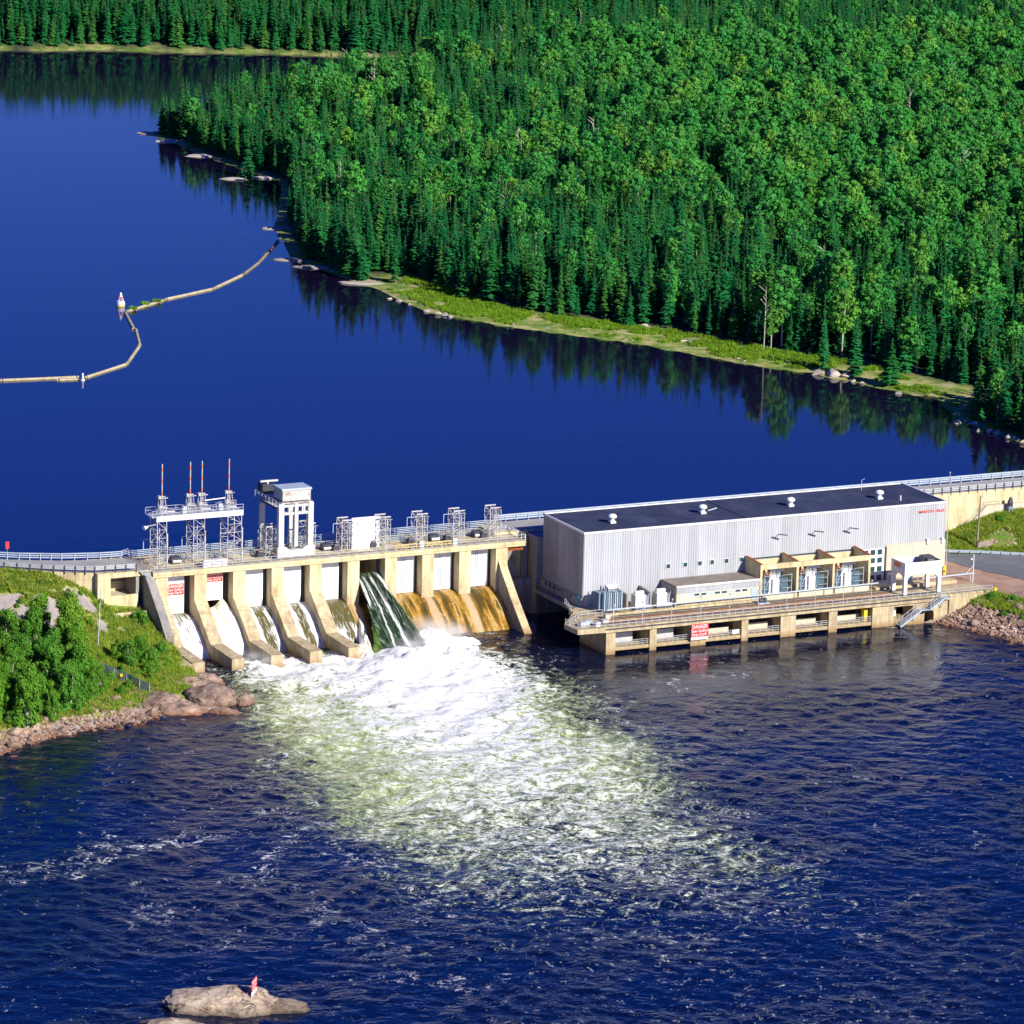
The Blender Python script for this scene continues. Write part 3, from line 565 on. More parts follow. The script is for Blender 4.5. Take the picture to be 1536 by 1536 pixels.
# sluice gates
GATE_LABELS = ['white sluice gate with a danger sign on it, in the first bay from the left', 'white sluice gate held slightly open over a white torrent, danger sign near its top',
    'plain white sluice gate in the third bay, above a thin streaked sheet of water', 'plain white sluice gate in the fourth bay, just left of the fifth sloping pier wall',
    'plain white sluice gate directly left of the open green-water bay', '', 'white sluice gate directly right of the open green-water bay, over brown chute',
    'white sluice gate in the middle one of the three dry brown bays', 'white sluice gate in the last bay, beside the tall sloping divider wall']
def gate(name, label, x0, x1, y, z0, z1, ladder=False):
    t = thing(name, label, 'sluice gate', ((x0+x1)/2, y, z0), 0, 'sluice gates of the spillway'); mb = MB(t.location)
    mb.box(x0, x1, y, y+.35, z0, z1).build('skin_plate', 'gate', t)
    m2 = MB(t.location)
    for x in (x0+.12, x1-.12): m2.box(x-.12, x+.12, y-.12, y-.002, z0, z1)
    for z in (z0+.1, z1-.15): m2.box(x0+.25, x1-.25, y-.1, y-.004, z-.1, z+.1)
    m2.build('edge_girder', 'gate', t)
    if ladder:
        xc = (x0+x1)/2; m3 = MB(t.location)
        for x in (xc-.22, xc+.22): m3.box(x-.03, x+.03, y-.14, y-.08, z0+.3, z1-.2)
        for i in range(14): m3.box(xc-.22, xc+.22, y-.13, y-.09, z0+.6+i*.42, z0+.64+i*.42)
        m3.build('ladder', 'paleblue', t)
    return t
for k in range(9):
    if k == 5: continue
    z0 = 8.1 if k == 1 else 6.22
    x1 = PX[k+1]-(1.1 if k in (0, 1) else .55 if k > 5 else .75)
    gate('sluice_gate', GATE_LABELS[k], PX[k]+PW+.04, x1, 18.45, z0, z0+7.0, k > 5)
rg = gate('sluice_gate', 'white sluice gate lifted high above the deck between two lattice towers', -38.0, -32.4, 20.2, 14.87, 20.8)
mb = MB(rg.location)
for i in range(4): MB(rg.location).box(-36.9+i*.85, -36.75+i*.85, 20.07, 20.19, 19.5, 19.7).build('lifting_lug', 'steel_dark', rg)
# dark strips at the right of each opening, standing in for the pier's shadow
for k in range(9):
    MB(off).box(PX[k+1]-.5, PX[k+1]-.01, 18.4, 18.85, 6.25, 13.8).build('shadow_strip', 'steel_dark', dam, label='dark strip standing in for the pier shadow beside the gate')

def danger_sign(label, x0, x1, y, z0, z1, cat='sign', white=0.0):
    t = thing('danger_sign', label, cat, ((x0+x1)/2, y, z0)); w, h = x1-x0, z1-z0
    MB(t.location).box(x0, x1, y-.05, y, z0+white, z1).build('sign_board', 'red', t)
    if white: MB(t.location).box(x0, x1, y-.05, y, z0, z0+white-.004).build('white_strip', 'white', t)
    hh = h-white
    me = text_mesh('lettering', [('DANGER', hh*.40, 0, white+hh*.66), ('Dam Outflow', hh*.31, 0, white+hh*.37), ('Keep Out', hh*.31, -w*.12, white+hh*.09)], 'white')
    o = inst(me, 'lettering', t, (0, -.065, 0)); bb = max(v.co.x for v in me.vertices)-min(v.co.x for v in me.vertices); o.scale = (min(1, w*.96/bb), 1, 1)
    m2 = MB(t.location); c = (x1-w*.17, z0+white+hh*.2); pts = []
    for i in range(16):
        rr = hh*(.11 if i % 2 else .06); pts.append((c[0]+rr*math.cos(i*math.pi/8), c[1]+rr*math.sin(i*math.pi/8)))
    m2.prism(pts, 'y', y-.07, y-.052); m2.build('sun_symbol', 'white', t); return t
danger_sign('red danger sign across the middle of the leftmost gate', -75.5, -72.2, 18.3, 9.75, 11.8)
danger_sign('red danger sign, its top in shade, on the slightly open gate above the torrent', -67.9, -64.6, 18.3, 11.6, 13.45)

# ------------------------------------------------------------------ falling water
def flow_mat(name, body, foamcol, lo, hi, sx=2.2, rough=.2, white_end=True):
    m, nt, b = base_mat(name); L = nt.links.new
    uv = _n(nt, 'ShaderNodeAttribute', attribute_name='across'); vv = _n(nt, 'ShaderNodeAttribute', attribute_name='along'); wv = _n(nt, 'ShaderNodeAttribute', attribute_name='white')
    cm = _n(nt, 'ShaderNodeCombineXYZ'); a0 = _n(nt, 'ShaderNodeMath', operation='MULTIPLY'); a0.inputs[1].default_value = sx; L(uv.outputs['Fac'], a0.inputs[0]); L(a0.outputs[0], cm.inputs[0])
    a1 = _n(nt, 'ShaderNodeMath', operation='MULTIPLY'); a1.inputs[1].default_value = .22; L(vv.outputs['Fac'], a1.inputs[0]); L(a1.outputs[0], cm.inputs[1])
    nz = _n(nt, 'ShaderNodeTexNoise', Scale=1.0, Detail=9.0, Roughness=.74, Distortion=.5); L(cm.outputs[0], nz.inputs['Vector'])
    ad = _n(nt, 'ShaderNodeMath', operation='ADD'); L(nz.outputs[0], ad.inputs[0]); L(wv.outputs['Fac'], ad.inputs[1])
    mr = _n(nt, 'ShaderNodeMapRange'); mr.interpolation_type = 'SMOOTHSTEP'; L(ad.outputs[0], mr.inputs[0]); mr.inputs[1].default_value = lo; mr.inputs[2].default_value = hi
    n2 = _n(nt, 'ShaderNodeTexNoise', Scale=.55, Detail=3.0); L(cm.outputs[0], n2.inputs['Vector'])
    rp = ramp(nt, body); ed = _n(nt, 'ShaderNodeAttribute', attribute_name='thin'); e2 = _n(nt, 'ShaderNodeMath', operation='MULTIPLY_ADD'); L(n2.outputs[0], e2.inputs[0]); e2.inputs[1].default_value = .5; L(ed.outputs['Fac'], e2.inputs[2]); L(e2.outputs[0], rp.inputs[0])
    mx = _n(nt, 'ShaderNodeMixRGB'); L(mr.outputs[0], mx.inputs[0]); L(rp.outputs[0], mx.inputs[1]); mx.inputs[2].default_value = (*foamcol, 1)
    L(mx.outputs[0], b.inputs['Base Color']); b.inputs['Roughness'].default_value = rough; b.inputs['Specular IOR Level'].default_value = .3
    bp = _n(nt, 'ShaderNodeBump', Strength=1.0, Distance=.15); L(nz.outputs[0], bp.inputs['Height']); L(bp.outputs[0], b.inputs['Normal']); return m
MT['veil'] = flow_mat('thin_veil', [(.25, (.10, .09, .03)), (.45, (.20, .16, .07)), (.62, (.12, .14, .05))], (.82, .85, .88), .44, .64, 2.6)
MT['torrent'] = flow_mat('white_torrent', [(.2, (.42, .42, .22)), (.6, (.66, .66, .48))], (.86, .87, .84), .40, .72, 1.6, .6)
MT['green_flow'] = flow_mat('green_flow', [(.10, (.006, .022, .006)), (.34, (.018, .055, .010)), (.62, (.085, .16, .008)), (.95, (.24, .32, .02))], (.82, .86, .80), .46, .70, 3.9, .35)
def flow(name, nu, nv, fn, m, wf, tf):
    U_, V_ = np.meshgrid(np.linspace(0, 1, nu), np.linspace(0, 1, nv), indexing='ij'); P = fn(U_, V_)
    mb = MB(); mb.grid(P); o = mb.build(name, m, kind='structure', smooth=True); me = o.data
    for nm, val in (('across', P[..., 0]), ('along', V_*26), ('white', wf(U_, V_)), ('thin', tf(U_, V_))):
        at = me.attributes.new(nm, 'FLOAT', 'POINT'); at.data.foreach_set('value', np.asarray(val, np.float32).ravel())
    return o
def veil(k, thick, wf, m='veil', ystart=18.4):
    x0, x1 = PX[k]+PW+.02, PX[k+1]-.02
    def fn(u, v):
        y = ystart+(7.4-ystart)*v; z = np.interp(y, [p[0] for p in OGEE[:0:-1]], [p[1] for p in OGEE[:0:-1]])+thick(u, v)
        return np.stack([x0+(x1-x0)*u, y, z], -1)
    return flow('falling_water', 30, 40, fn, m, wf, lambda u, v: 0*u)
Z0 = lambda u, v: .06+.03*vnoise(u*14, v*5, 3)
veil(0, Z0, lambda u, v: .13*sstep(.02, .3, v)-.05+.03*v)
veil(1, lambda u, v: .35+1.5*np.exp(-((u-.75)/.22)**2)*sstep(.25, .0, v)+.7*sstep(0, .5, v)*(1-.5*v)+.35*fbm(u*5, v*8, 4, 3), lambda u, v: .08+0*u, 'torrent')
veil(2, Z0, lambda u, v: .20*(1-sstep(.28, .42, u))+.10*sstep(.62, .75, u)-.06)
veil(3, Z0, lambda u, v: .22*(1-sstep(.30, .42, u))-.05+.18*sstep(.68, .76, u)*(1-.4*v))
veil(4, Z0, lambda u, v: -.10+.27*sstep(.45, .85, v)*(1-sstep(.4, .8, u)+sstep(.75, .9, u)))
def gf(u, v):
    y = 19.2+(-1.2-19.2)*v
    zc = np.interp(v, [0, .07, .2, .35, .5, .65, .8, .92, 1], [10.6, 10.2, 8.9, 7.1, 5.2, 3.3, 1.7, .6, -.4])
    rg_ = 1.3*sstep(.15, .6, v); xl = rg_*(fbm(v*9, 0*v, 4, 31)-.45)+np.interp(v, [0, .25, .5, .75, 1], [-38.18, -38.18, -38.9, -40.6, -42.6]); xr = rg_*(fbm(v*9, 0*v, 4, 37)-.45)+np.interp(v, [0, .25, .5, .75, 1], [-33.02, -32.9, -31.9, -30.7, -29.6])
    x = xl+(xr-xl)*u; edge = 1-np.abs(2*u-1)**4
    rib = .35*np.exp(-((u-.30-.15*v)/.035)**2)+.55*np.exp(-((u-.62-.06*v)/.04)**2)
    z = zc-(1-edge)*1.2*v+rib*sstep(.05, .2, v)+.85*(fbm(u*9, v*3.6, 5, 61)-.45)*sstep(.05, .3, v)-.35*np.cos((u-.5)*2*math.pi)*.5
    return np.stack([x, y, z], -1)
def gw(u, v):
    l1 = np.exp(-((u-.26-.14*v)/.022)**2)*sstep(.02, .15, v)*.22; l2 = np.exp(-((u-.56-.05*v)/.030)**2)*sstep(.02, .12, v)*.26
    l3 = np.exp(-((u-.99+.10*(1-v))/.05)**2)*(1-sstep(.2, .35, v))*.3+np.exp(-((u-.08)/.05)**2)*sstep(.08, .2, v)*(1-sstep(.3, .5, v))*.25
    return l1+l2+l3-.05+.35*sstep(.93, 1, v)
flow('falling_water', 70, 90, gf, 'green_flow', gw, lambda u, v: .55*sstep(.35, .9, v)*(np.exp(-((u-.04)/.12)**2)+np.exp(-((u-.97)/.10)**2))+.30*np.exp(-((u-.45)/.06)**2)*sstep(.4, 1, v)+.10*v-.20)
def wf(u, v):                                                # the white tongue that spills sideways off the open bay
    y = 12.5+(-1.0-12.5)*v; xl = -40.2-5.2*v**1.2+.5*(fbm(v*6, u*2, 3, 5)-.45); xr = -38.6-3.4*v+.8*(fbm(v*6, u*2, 3, 9)-.45); z = 3.4*(1-v)**1.2+.35*np.sin(u*math.pi)+1.5*(fbm(u*3.5, v*7, 5, 81)-.45)-.35-.9*(2*u-1)**4
    return np.stack([xl+(xr-xl)*u, y, z], -1)
flow('falling_water', 24, 40, wf, 'torrent', lambda u, v: .08+0*u, lambda u, v: .0+0*u)
# white water heaped up where the falls land: lumpy, broken, many overlapping tongues
def billow(cx, cy, rx, ry, h, seed):
    nu, nv = 90, 70; U_, V_ = np.meshgrid(np.linspace(-1, 1, nu), np.linspace(-1, 1, nv), indexing='ij')
    X, Y = cx+U_*rx, cy+V_*ry; r = np.hypot(U_, V_)
    Z = h*(1-sstep(.15, 1.0, r+.35*(fbm(X/4, Y/4, 3, seed)-.45)))*(.55+1.0*fbm(X/2.6, Y/2.6, 4, seed+3))+1.3*(fbm(X/1.0, Y/1.0, 4, seed+8)-.45)*(1-sstep(.6, 1, r))-.35
    return np.stack([X, Y, Z], -1)
MT['whitewater'] = mat('white_water', [(.74, .78, .62), (.86, .88, .84), (.90, .90, .89)], .35, rough=.9, bump=.12, bscale=2.5, lo=.25, hi=.45, spec=.1)
mb = MB()
for i, a in enumerate([(-28.5, 4.5, 5.5, 6, 3.0), (-33, -3.5, 8, 4.5, 1.7), (-41, -5, 6, 3.5, 1.0), (-27, -4, 7, 5, 1.3), (-43.6, 3.2, 2.4, 7.5, 1.2), (-66.2, -.5, 3.6, 4.5, 1.2), (-23, 3, 4.5, 5, 1.0)]):
    mb.grid(billow(*a, 70+i))
mb.build('white_water', 'whitewater', kind='stuff', smooth=True)
sm = bpy.data.materials.new('spray'); sm.use_nodes = True; sn = sm.node_tree; sn.nodes.remove(sn.nodes['Principled BSDF'])
tc = _n(sn, 'ShaderNodeTexCoord'); ln = _n(sn, 'ShaderNodeVectorMath', operation='LENGTH'); sn.links.new(tc.outputs['Object'], ln.inputs[0])
fo = _n(sn, 'ShaderNodeMapRange'); fo.interpolation_type = 'SMOOTHSTEP'; sn.links.new(ln.outputs['Value'], fo.inputs[0]); fo.inputs[1].default_value = 1.0; fo.inputs[2].default_value = .2
ns = _n(sn, 'ShaderNodeTexNoise', Scale=2.2, Detail=4.0); sn.links.new(tc.outputs['Object'], ns.inputs['Vector']); nr = _n(sn, 'ShaderNodeMapRange'); sn.links.new(ns.outputs[0], nr.inputs[0]); nr.inputs[1].default_value = .40; nr.inputs[2].default_value = .65
mu = _n(sn, 'ShaderNodeMath', operation='MULTIPLY'); sn.links.new(fo.outputs[0], mu.inputs[0]); sn.links.new(nr.outputs[0], mu.inputs[1]); m5 = _n(sn, 'ShaderNodeMath', operation='MULTIPLY'); sn.links.new(mu.outputs[0], m5.inputs[0]); m5.inputs[1].default_value = .30
pv = _n(sn, 'ShaderNodeVolumePrincipled'); pv.inputs['Color'].default_value = (.97, .97, .97, 1); sn.links.new(m5.outputs[0], pv.inputs['Density']); sn.links.new(pv.outputs[0], sn.nodes['Material Output'].inputs['Volume']); MT['spray'] = sm
import bmesh
bm = bmesh.new(); bmesh.ops.create_icosphere(bm, subdivisions=3, radius=1); sme = bpy.data.meshes.new('spray'); bm.to_mesh(sme); bm.free(); sme.materials.append(sm)
for c, sc in (((-28.5, 3.0, 2.0), (7.5, 8, 4.2)), ((-35, -3.5, 1.2), (9, 5, 3.2)), ((-65.5, -.5, 1.2), (4, 5, 2.6))):
    o = inst(sme, 'spray', None, c, .3, sc); o['kind'] = 'stuff'

# ------------------------------------------------------------------ machinery on the spillway deck
hf = thing('hoist_frame', 'white lattice hoist frame with four orange and white striped stems', 'hoist frame', (-69, 20, ZD))
for x0, x1 in ((-77.4, -75.6), (-70.3, -68.2), (-63.6, -60.9)):
    MB(hf.location).lattice(x0, x1, 18.4, 21.8, ZD, 24.1, 6, .12, .07).build('lattice_leg', 'steel_worn', hf)
    MB(hf.location).bar((x1+.12, 18.3, ZD), (x1+.12, 18.3, 21.8), .2).build('guide_rail', 'steel_worn', hf)
for y in (18.4, 21.8): MB(hf.location).box(-77.6, -60.6, y-.14, y+.14, 24.1, 25.1).build('cross_beam', 'white', hf)
MB(hf.location).box(-78.4, -60.6, 18.55, 21.65, 24.85, 25.0).build('platform', 'steel', hf)
mb = MB(hf.location)
for z in (.55, 1.1):
    for a, c in (((-78.4, 18.4), (-60.6, 18.4)), ((-78.4, 21.8), (-60.6, 21.8)), ((-78.4, 18.4), (-78.4, 21.8))): mb.bar((*a, 25.05+z), (*c, 25.05+z), .07)
for p in walk([(-78.4, 18.4, 25.05), (-60.6, 18.4, 25.05)], 2)+walk([(-78.4, 21.8, 25.05), (-60.6, 21.8, 25.05)], 2): mb.bar(p, p+Vector((0, 0, 1.1)), .07)
mb.build('platform_railing', 'steel', hf)
MB(hf.location).tube([(-67.6, 20, 27.0), (-63.5, 20, 27.2)], .12).build('drive_shaft', 'steel', hf)
for x in (-75.9, -70.4, -68.1, -62.8):
    mb = MB(hf.location)
    for sx in (-.55, .55):
        for sy in (-.6, .6): mb.bar((x+sx*1.3, 20+sy*1.3, 25), (x+sx*.7, 20+sy*.7, 28.2), .11)
    for z in (26.4, 28.2): mb.bar((x-.9, 19.4, z), (x+.9, 19.4, z), .14); mb.bar((x-.9, 20.6, z), (x+.9, 20.6, z), .14)
    mb.box(x-.8, x-.2, 19.6, 20.3, 26.45, 26.8); mb.box(x-.75, x-.35, 19.7, 20.3, 28.2, 28.55)
    st = mb.build('stem_stand', 'steel_worn', hf)
    MB(hf.location).tube([(x, 20, 25), (x, 20, 34.4)], .11, 10).build('hoist_stem', 'steel', st)
    for z in (28.6, 30.9, 33.0): MB(hf.location).tube([(x, 20, z), (x, 20, z+.75)], .120, 10).build('orange_band', 'orange', st)
for x in (-71.6, -64.6): MB(hf.location).box(x-.4, x+.4, 19.4, 20.4, 25.02, 26.3).build('motor_housing', 'paleblue', hf)
fl = MB(hf.location).bar((-77.5, 18.6, 23.6), (-79.6, 18.2, 23.5), .12).build('lamp_arm', 'steel', hf)
MB(hf.location).tube([(-79.4, 18.1, 23.4), (-80.3, 17.8, 23.3)], [.2, .42], 10).build('floodlight', 'white', fl)

hf.location.z -= .5
gc = thing('gantry_crane', 'white travelling gantry crane with a pale machinery house on top', 'crane', (-48.6, 21, ZD))
L0 = gc.location
for i, x in enumerate((-51.9, -48.7, -45.6)):
    MB(L0).box(x-(.55 if i != 1 else .38), x+(.55 if i != 1 else .38), 17.3, 18.3, 17.4, 26.4).build('leg', 'crane', gc)
MB(L0).prism([(-52.7, ZD+.25), (-44.8, ZD+.25), (-44.8, 17.4), (-46.6, 17.4), (-47.4, 16.7), (-50.1, 16.7), (-50.9, 17.4), (-52.7, 17.4)], 'y', 17.2, 18.4).build('sill_beam', 'crane', gc)
for z in (24.3, 25.9): MB(L0).box(-51.2, -46.2, 17.45, 18.15, z-.25, z+.25).build('cross_beam', 'crane', gc)
for x in (-50.2, -47.3, -46.9): MB(L0).box(x-.14, x+.14, 17.5, 18.1, 24.55, 25.65).build('web_post', 'crane', gc)
for x in (-51.9, -45.6):
    MB(L0).box(x-.5, x+.5, 26.1, 26.9, ZD+.2, 24.4).build('leg', 'crane', gc)
    MB(L0).box(x-.35, x+.35, 18.302, 26.9, 24.9, 26.0).build('end_beam', 'steel_dark' if x < -50 else 'crane', gc)
MB(L0).box(-52.2, -45.3, 26.1, 26.9, 24.402, 24.89).build('cross_beam', 'crane', gc)
h = MB(L0).box(-51.6, -45.6, 17.6, 21.8, 26.9, 29.1).build('machinery_house', 'steel_worn', gc)
MB(L0).prism([(17.4, 29.1), (22, 29.1), (21.8, 29.45), (17.6, 29.45)], 'x', -51.8, -45.4).build('roof', 'paleblue', h)
MB(L0).box(-52, -45.2, 17.3, 24.5, 26.42, 26.6).build('trolley_floor', 'steel_worn', gc)
mb = MB(L0)
for z in (.55, 1.1): mb.bar((-53.2, 17.2, 26.2+z), (-53.2, 27, 26.2+z), .08); mb.bar((-53.2, 27, 26.2+z), (-45, 27, 26.2+z), .08)
for p in walk([(-53.2, 17.2, 26.1), (-53.2, 27, 26.1)], 1.6): mb.bar(p, p+Vector((0, 0, 1.1)), .08)
mb.box(-53.4, -52.3, 17.2, 27, 26.02, 26.1); mb.build('walkway', 'steel', gc)
MB(L0).box(-52.4, -49.5, 25.2, 27.6, 26.62, 28.6).build('hoist_unit', 'steel_dark', gc)
mb = MB(L0).bar((-52.6, 26, 29.2), (-48.8, 26, 29.2), .35); mb.bar((-51, 26, 29.2), (-51, 26, 27.6), .3); mb.bar((-51, 26, 28), (-48.8, 26, 28), .3); mb.build('hoist_boom', 'crane', gc)
MB(L0).tube([(-50.4, 21, 26.4), (-50.4, 21, 19.6)], .05, 6).build('hoist_rope', 'steel_dark', gc)
MB(L0).box(-50.8, -50.0, 20.6, 21.4, 18.6, 19.6).build('hook_block', 'yellow', gc)

gc.location.x -= 1.75; gc.scale = (.93, 1, .90)
TL = ['lattice guide tower standing left of the gantry crane legs', 'lattice guide tower seen between the legs at the right of the gantry crane', 'lattice guide tower at the left edge of the lifted gate',
      'lattice guide tower at the right edge of the lifted gate', 'first free-standing lattice tower to the right of the lifted gate', 'middle one of the three free-standing lattice towers', 'last free-standing lattice tower, the one nearest the powerhouse']
def tower():
    t = thing('guide_tower', TL[0], 'tower', (0, 0, 0), 0, 'lattice guide towers on the spillway piers'); pr = []
    pr.append((MB().lattice(-1.1, .1, -1.2, 1.2, 0, 5.9, 5, .10, .06).lattice(.45, 1.15, -1.2, 1.2, 0, 5.5, 5, .09, .05).build('lattice_leg', 'steel_worn', t), []))
    for y in (-1.2, 1.2): pr.append((MB().bar((-1.1, y, 5.95), (1.15, y, 5.95), .2).build('head_beam', 'steel_worn', t), []))
    pr.append((MB().box(-2.4, -1.3, -.6, .6, 0, 1.0).tube([(-2.2, -.2, 1.1), (-1.4, -.2, 1.1)], .35, 8).build('hoist_motor', 'steel_dark', t), []))
    return t, pr
tw, tree = tower(); tw.location = (PX[3]+1.2, 20.3, ZD)
for i in range(1, 7): copy_thing(tw, tree, (PX[3+i]+1.2, 20.3, ZD), 0, TL[i])

railing('handrail', 'long grey handrail along the downstream edge of the spillway deck', [(-79, 15.85, ZD), (-4.3, 15.85, ZD)], 1.15, (1, .55, .15), 1.9, .08)
railing('handrail', 'pale galvanised railing along the upstream edge of the spillway deck', [(-79, 28.2, ZD), (-4.3, 28.2, ZD)], 1.3, (1, .75, .5, .25), 2.0, .07, 'paleblue', plate=.14)
fr = thing('gate_rack', 'row of pale tubular frames standing above the upstream railing', 'frame', (-40, 29, ZD))
for k in range(9):
    x = PX[k]+PW+.3
    mb = MB(fr.location)
    for a, c in (((x, ZD+1.2), (x, ZD+3.0)), ((x, ZD+3.0), (x+3.6, ZD+3.0)), ((x+3.6, ZD+3.0), (x+3.6, ZD+1.2))): mb.bar((a[0], 28.9, a[1]), (c[0], 28.9, c[1]), .12)
    mb.bar((x+3.6, 28.9, ZD+3.0), (x+4.3, 28.3, ZD+3.0), .1); mb.bar((x, 28.9, ZD), (x, 28.9, ZD+1.2), .12); mb.bar((x+3.6, 28.9, ZD), (x+3.6, 28.9, ZD+1.2), .12)
    mb.build('tubular_frame', 'paleblue', fr)
railing('guard_rail', 'pale barrier rail along the middle of the spillway deck behind the towers', [(-75, 23.4, ZD), (-4.4, 23.4, ZD)], 1.2, (1, .7, .4, .12), 1.9, .06, 'paleblue', plate=.12)
PB = [('dark machinery box on the deck behind the hoist frame legs', -72.6), ('dark machinery box on the deck right of the gantry crane', -42.6), ('dark machinery box on the deck left of the middle free-standing tower', -20.6), ('dark machinery box on the deck by the last free-standing tower', -11.6)]
for lb, x in PB:
    t = thing('machinery_box', lb, 'machinery', (x, 21.6, ZD)); MB(t.location).box(x-.9, x+.9, 21, 22.2, ZD+.003, ZD+1.2).build('housing', 'steel_dark', t); MB(t.location).tube([(x-.8, 20.7, ZD+.5), (x+.8, 20.7, ZD+.5)], .3, 8).build('drum', 'steel', t)
wc = thing('white_cabinet', 'long white cabinet on the deck between the hoist frame legs', 'cabinet', (-66.2, 16.5, ZD))
for x in (-69.2, -66.9): MB(wc.location).box(x, x+2.28, 16.1, 17.1, ZD+.003, ZD+1.35).build('cabinet_box', 'white', wc)
br = thing('yellow_barrier', 'yellow tubular barrier on the deck between the free-standing towers', 'barrier', (-24, 16.9, ZD))
for x0, x1 in ((-30.5, -26.2), (-24.2, -19.2)):
    mb = MB(br.location)
    for z in (.45, .95): mb.bar((x0, 16.9, ZD+z), (x1, 16.9, ZD+z), .14)
    for p in walk([(x0, 16.9, ZD), (x1, 16.9, ZD)], 1.1): mb.bar(p, p+Vector((0, 0, 1)), .14)
    mb.build('barrier_section', 'yellow', br)
def cabinet(label, x):
    t = thing('control_cabinet', label, 'cabinet', (x, 16.9, ZD), 0, 'beige control cabinets on the spillway deck')
    MB(t.location).box(x-.5, x+.5, 16.6, 17.3, ZD+.003, ZD+1.35).build('cabinet_box', 'concrete_pale', t)
    MB(t.location).box(x-.42, x+.42, 16.56, 16.598, ZD+.1, ZD+1.25).build('cabinet_door', 'white', t)
cabinet('beige control cabinet at the foot of the first free-standing lattice tower', -25.3); cabinet('beige control cabinet at the foot of the middle free-standing lattice tower', -18.4)

# ------------------------------------------------------------------ left abutment: retaining wall, portal, road
ab = thing('abutment', 'cream concrete abutment with an open chamber beside the first spillway bay', 'abutment', (-84, 18, 0)); L0 = ab.location
MB(L0).box(-89.4, -86.9, 17.0, 18.3, -1, 14.89).build('column', 'concrete', ab)
MB(L0).box(-89.4, -79.22, 17.0, 28.4, 14.9, 15.14).build('chamber_roof', 'concrete', ab)
MB(L0).box(-86.88, -79.2, 17.02, 17.5, 14.2, 14.89).build('lintel', 'concrete', ab)
MB(L0).box(-89.4, -88.9, 18.302, 27, -1, 14.89).build('side_wall', 'concrete', ab)
MB(L0).box(-81.9, -81.3, 17.3, 27, -1, 14.19).build('side_wall', 'concrete_grey', ab)
MB(L0).box(-88.89, -81.9, 23, 23.6, 5, 14.89).build('back_wall', 'concrete', ab)
MB(L0).box(-86.88, -81.6, 17.0, 17.5, 4, 10.9).build('parapet_wall', 'concrete', ab)
MB(L0).box(-88.2, -81.4, 13.2, 13.7, 4, 8.6).build('step_wall', 'concrete', ab)
MB(L0).box(-88.88, -81.92, 17.52, 22.98, 8, 10.3).build('chamber_floor', 'concrete_pale', ab)
wg = thing('wing_wall', 'dark sloping wing wall with a grated top left of the first pier', 'wall', (-80, 14, 0))
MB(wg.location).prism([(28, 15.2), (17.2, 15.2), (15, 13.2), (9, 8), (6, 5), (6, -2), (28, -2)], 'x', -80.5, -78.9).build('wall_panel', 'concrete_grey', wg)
mb = MB(wg.location)
for i in range(9): mb.bar((-81.2, 17+i*.55, ZD+.2), (-78.8, 16.4+i*.55, ZD+.2), .12)
mb.bar((-81.4, 16.8, ZD+.3), (-79.0, 15.2, 13.4), .25); mb.build('grating', 'steel', wg)
rw = thing('retaining_wall', 'cream concrete retaining wall stepping down the grassy embankment', 'wall', (-94, 22, 0))
WL = [(-107.5, 30.5), (-103.5, 27.2), (-99.6, 24.4), (-96, 21.9), (-92.6, 19.9), (-89.45, 18.4)]
for (x0, y0), (x1, y1) in zip(WL, WL[1:]):
    mb = MB(rw.location); dx, dy = x1-x0, y1-y0; l = math.hypot(dx, dy); nx, ny = -dy/l*.6, dx/l*.6; g = .02
    a, c = (x0+dx/l*g, y0+dy/l*g), (x1-dx/l*g, y1-dy/l*g)
    mb.add([(a[0], a[1], 2), (c[0], c[1], 2), (c[0]+nx, c[1]+ny, 2), (a[0]+nx, a[1]+ny, 2), (a[0], a[1], 15.1), (c[0], c[1], 15.1), (c[0]+nx, c[1]+ny, 15.1), (a[0]+nx, a[1]+ny, 15.1)],
           [(3, 2, 1, 0), (4, 5, 6, 7), (0, 1, 5, 4), (1, 2, 6, 5), (2, 3, 7, 6), (3, 0, 4, 7)])
    mb.build('wall_panel', 'concrete', rw)
BK = [(-200, 92)]+[tuple(gp(x, y, 15.3)[:2]) for x, y in [(-60, 835), (28, 839), (92, 840), (150, 838.5), (181, 836.5)]]+[(-79.2, 28.3)]
FRN = [(-200, 80.5), (-130, 43.5), (-107.5, 30.9)]+WL[1:]+[(-79.2, 17.2)]
mb = MB(); A = walk([(*p, 15.18) for p in FRN], .8); B = walk([(*p, 15.18) for p in BK], .8)
Q = [[A[round(i/40*(len(A)-1))].lerp(B[round(i/40*(len(B)-1))], k/3) for k in range(4)] for i in range(41)]
mb.grid(Q).build('dam_road', 'roadtop', kind='structure', smooth=True)
railing('guard_rail', 'galvanised guard rail with dark posts on top of the left retaining wall', [(*p, 15.2) for p in FRN[2:-1]]+[(-82, 17.05, 15.4)], 1.15, (.95, .7, .45), 1.95, .09, 'steel', True, 'steel_dark', .16, plate=.2)
railing('guard_rail', 'pale guard rail on the reservoir side of the left road', [(*p, 15.2) for p in BK[1:-1]]+[(-79.2, 28.3, 15.3)], 1.25, (1, .7, .4), 2.2, .1, 'paleblue', True, 'steel', .12, plate=.2)
bk = sheet('reservoir_bank', np.arange(-200, -78, 1.5), np.arange(24, 112, 1.5), lambda X, Y: np.minimum(15.1, ZR-2+.55*(np.interp(X, [-200, -112, -104, -90, -80], [106, 52, 46, 36.5, 33])-Y)+.3*fbm(X/3, Y/3, 3, 5)), 'emb', attrs={'bare': lambda X, Y: .1+0*X}, keep=lambda X, Y: (Y > np.interp(X, [p[0] for p in BK], [p[1] for p in BK])-.4) & (X < -86))

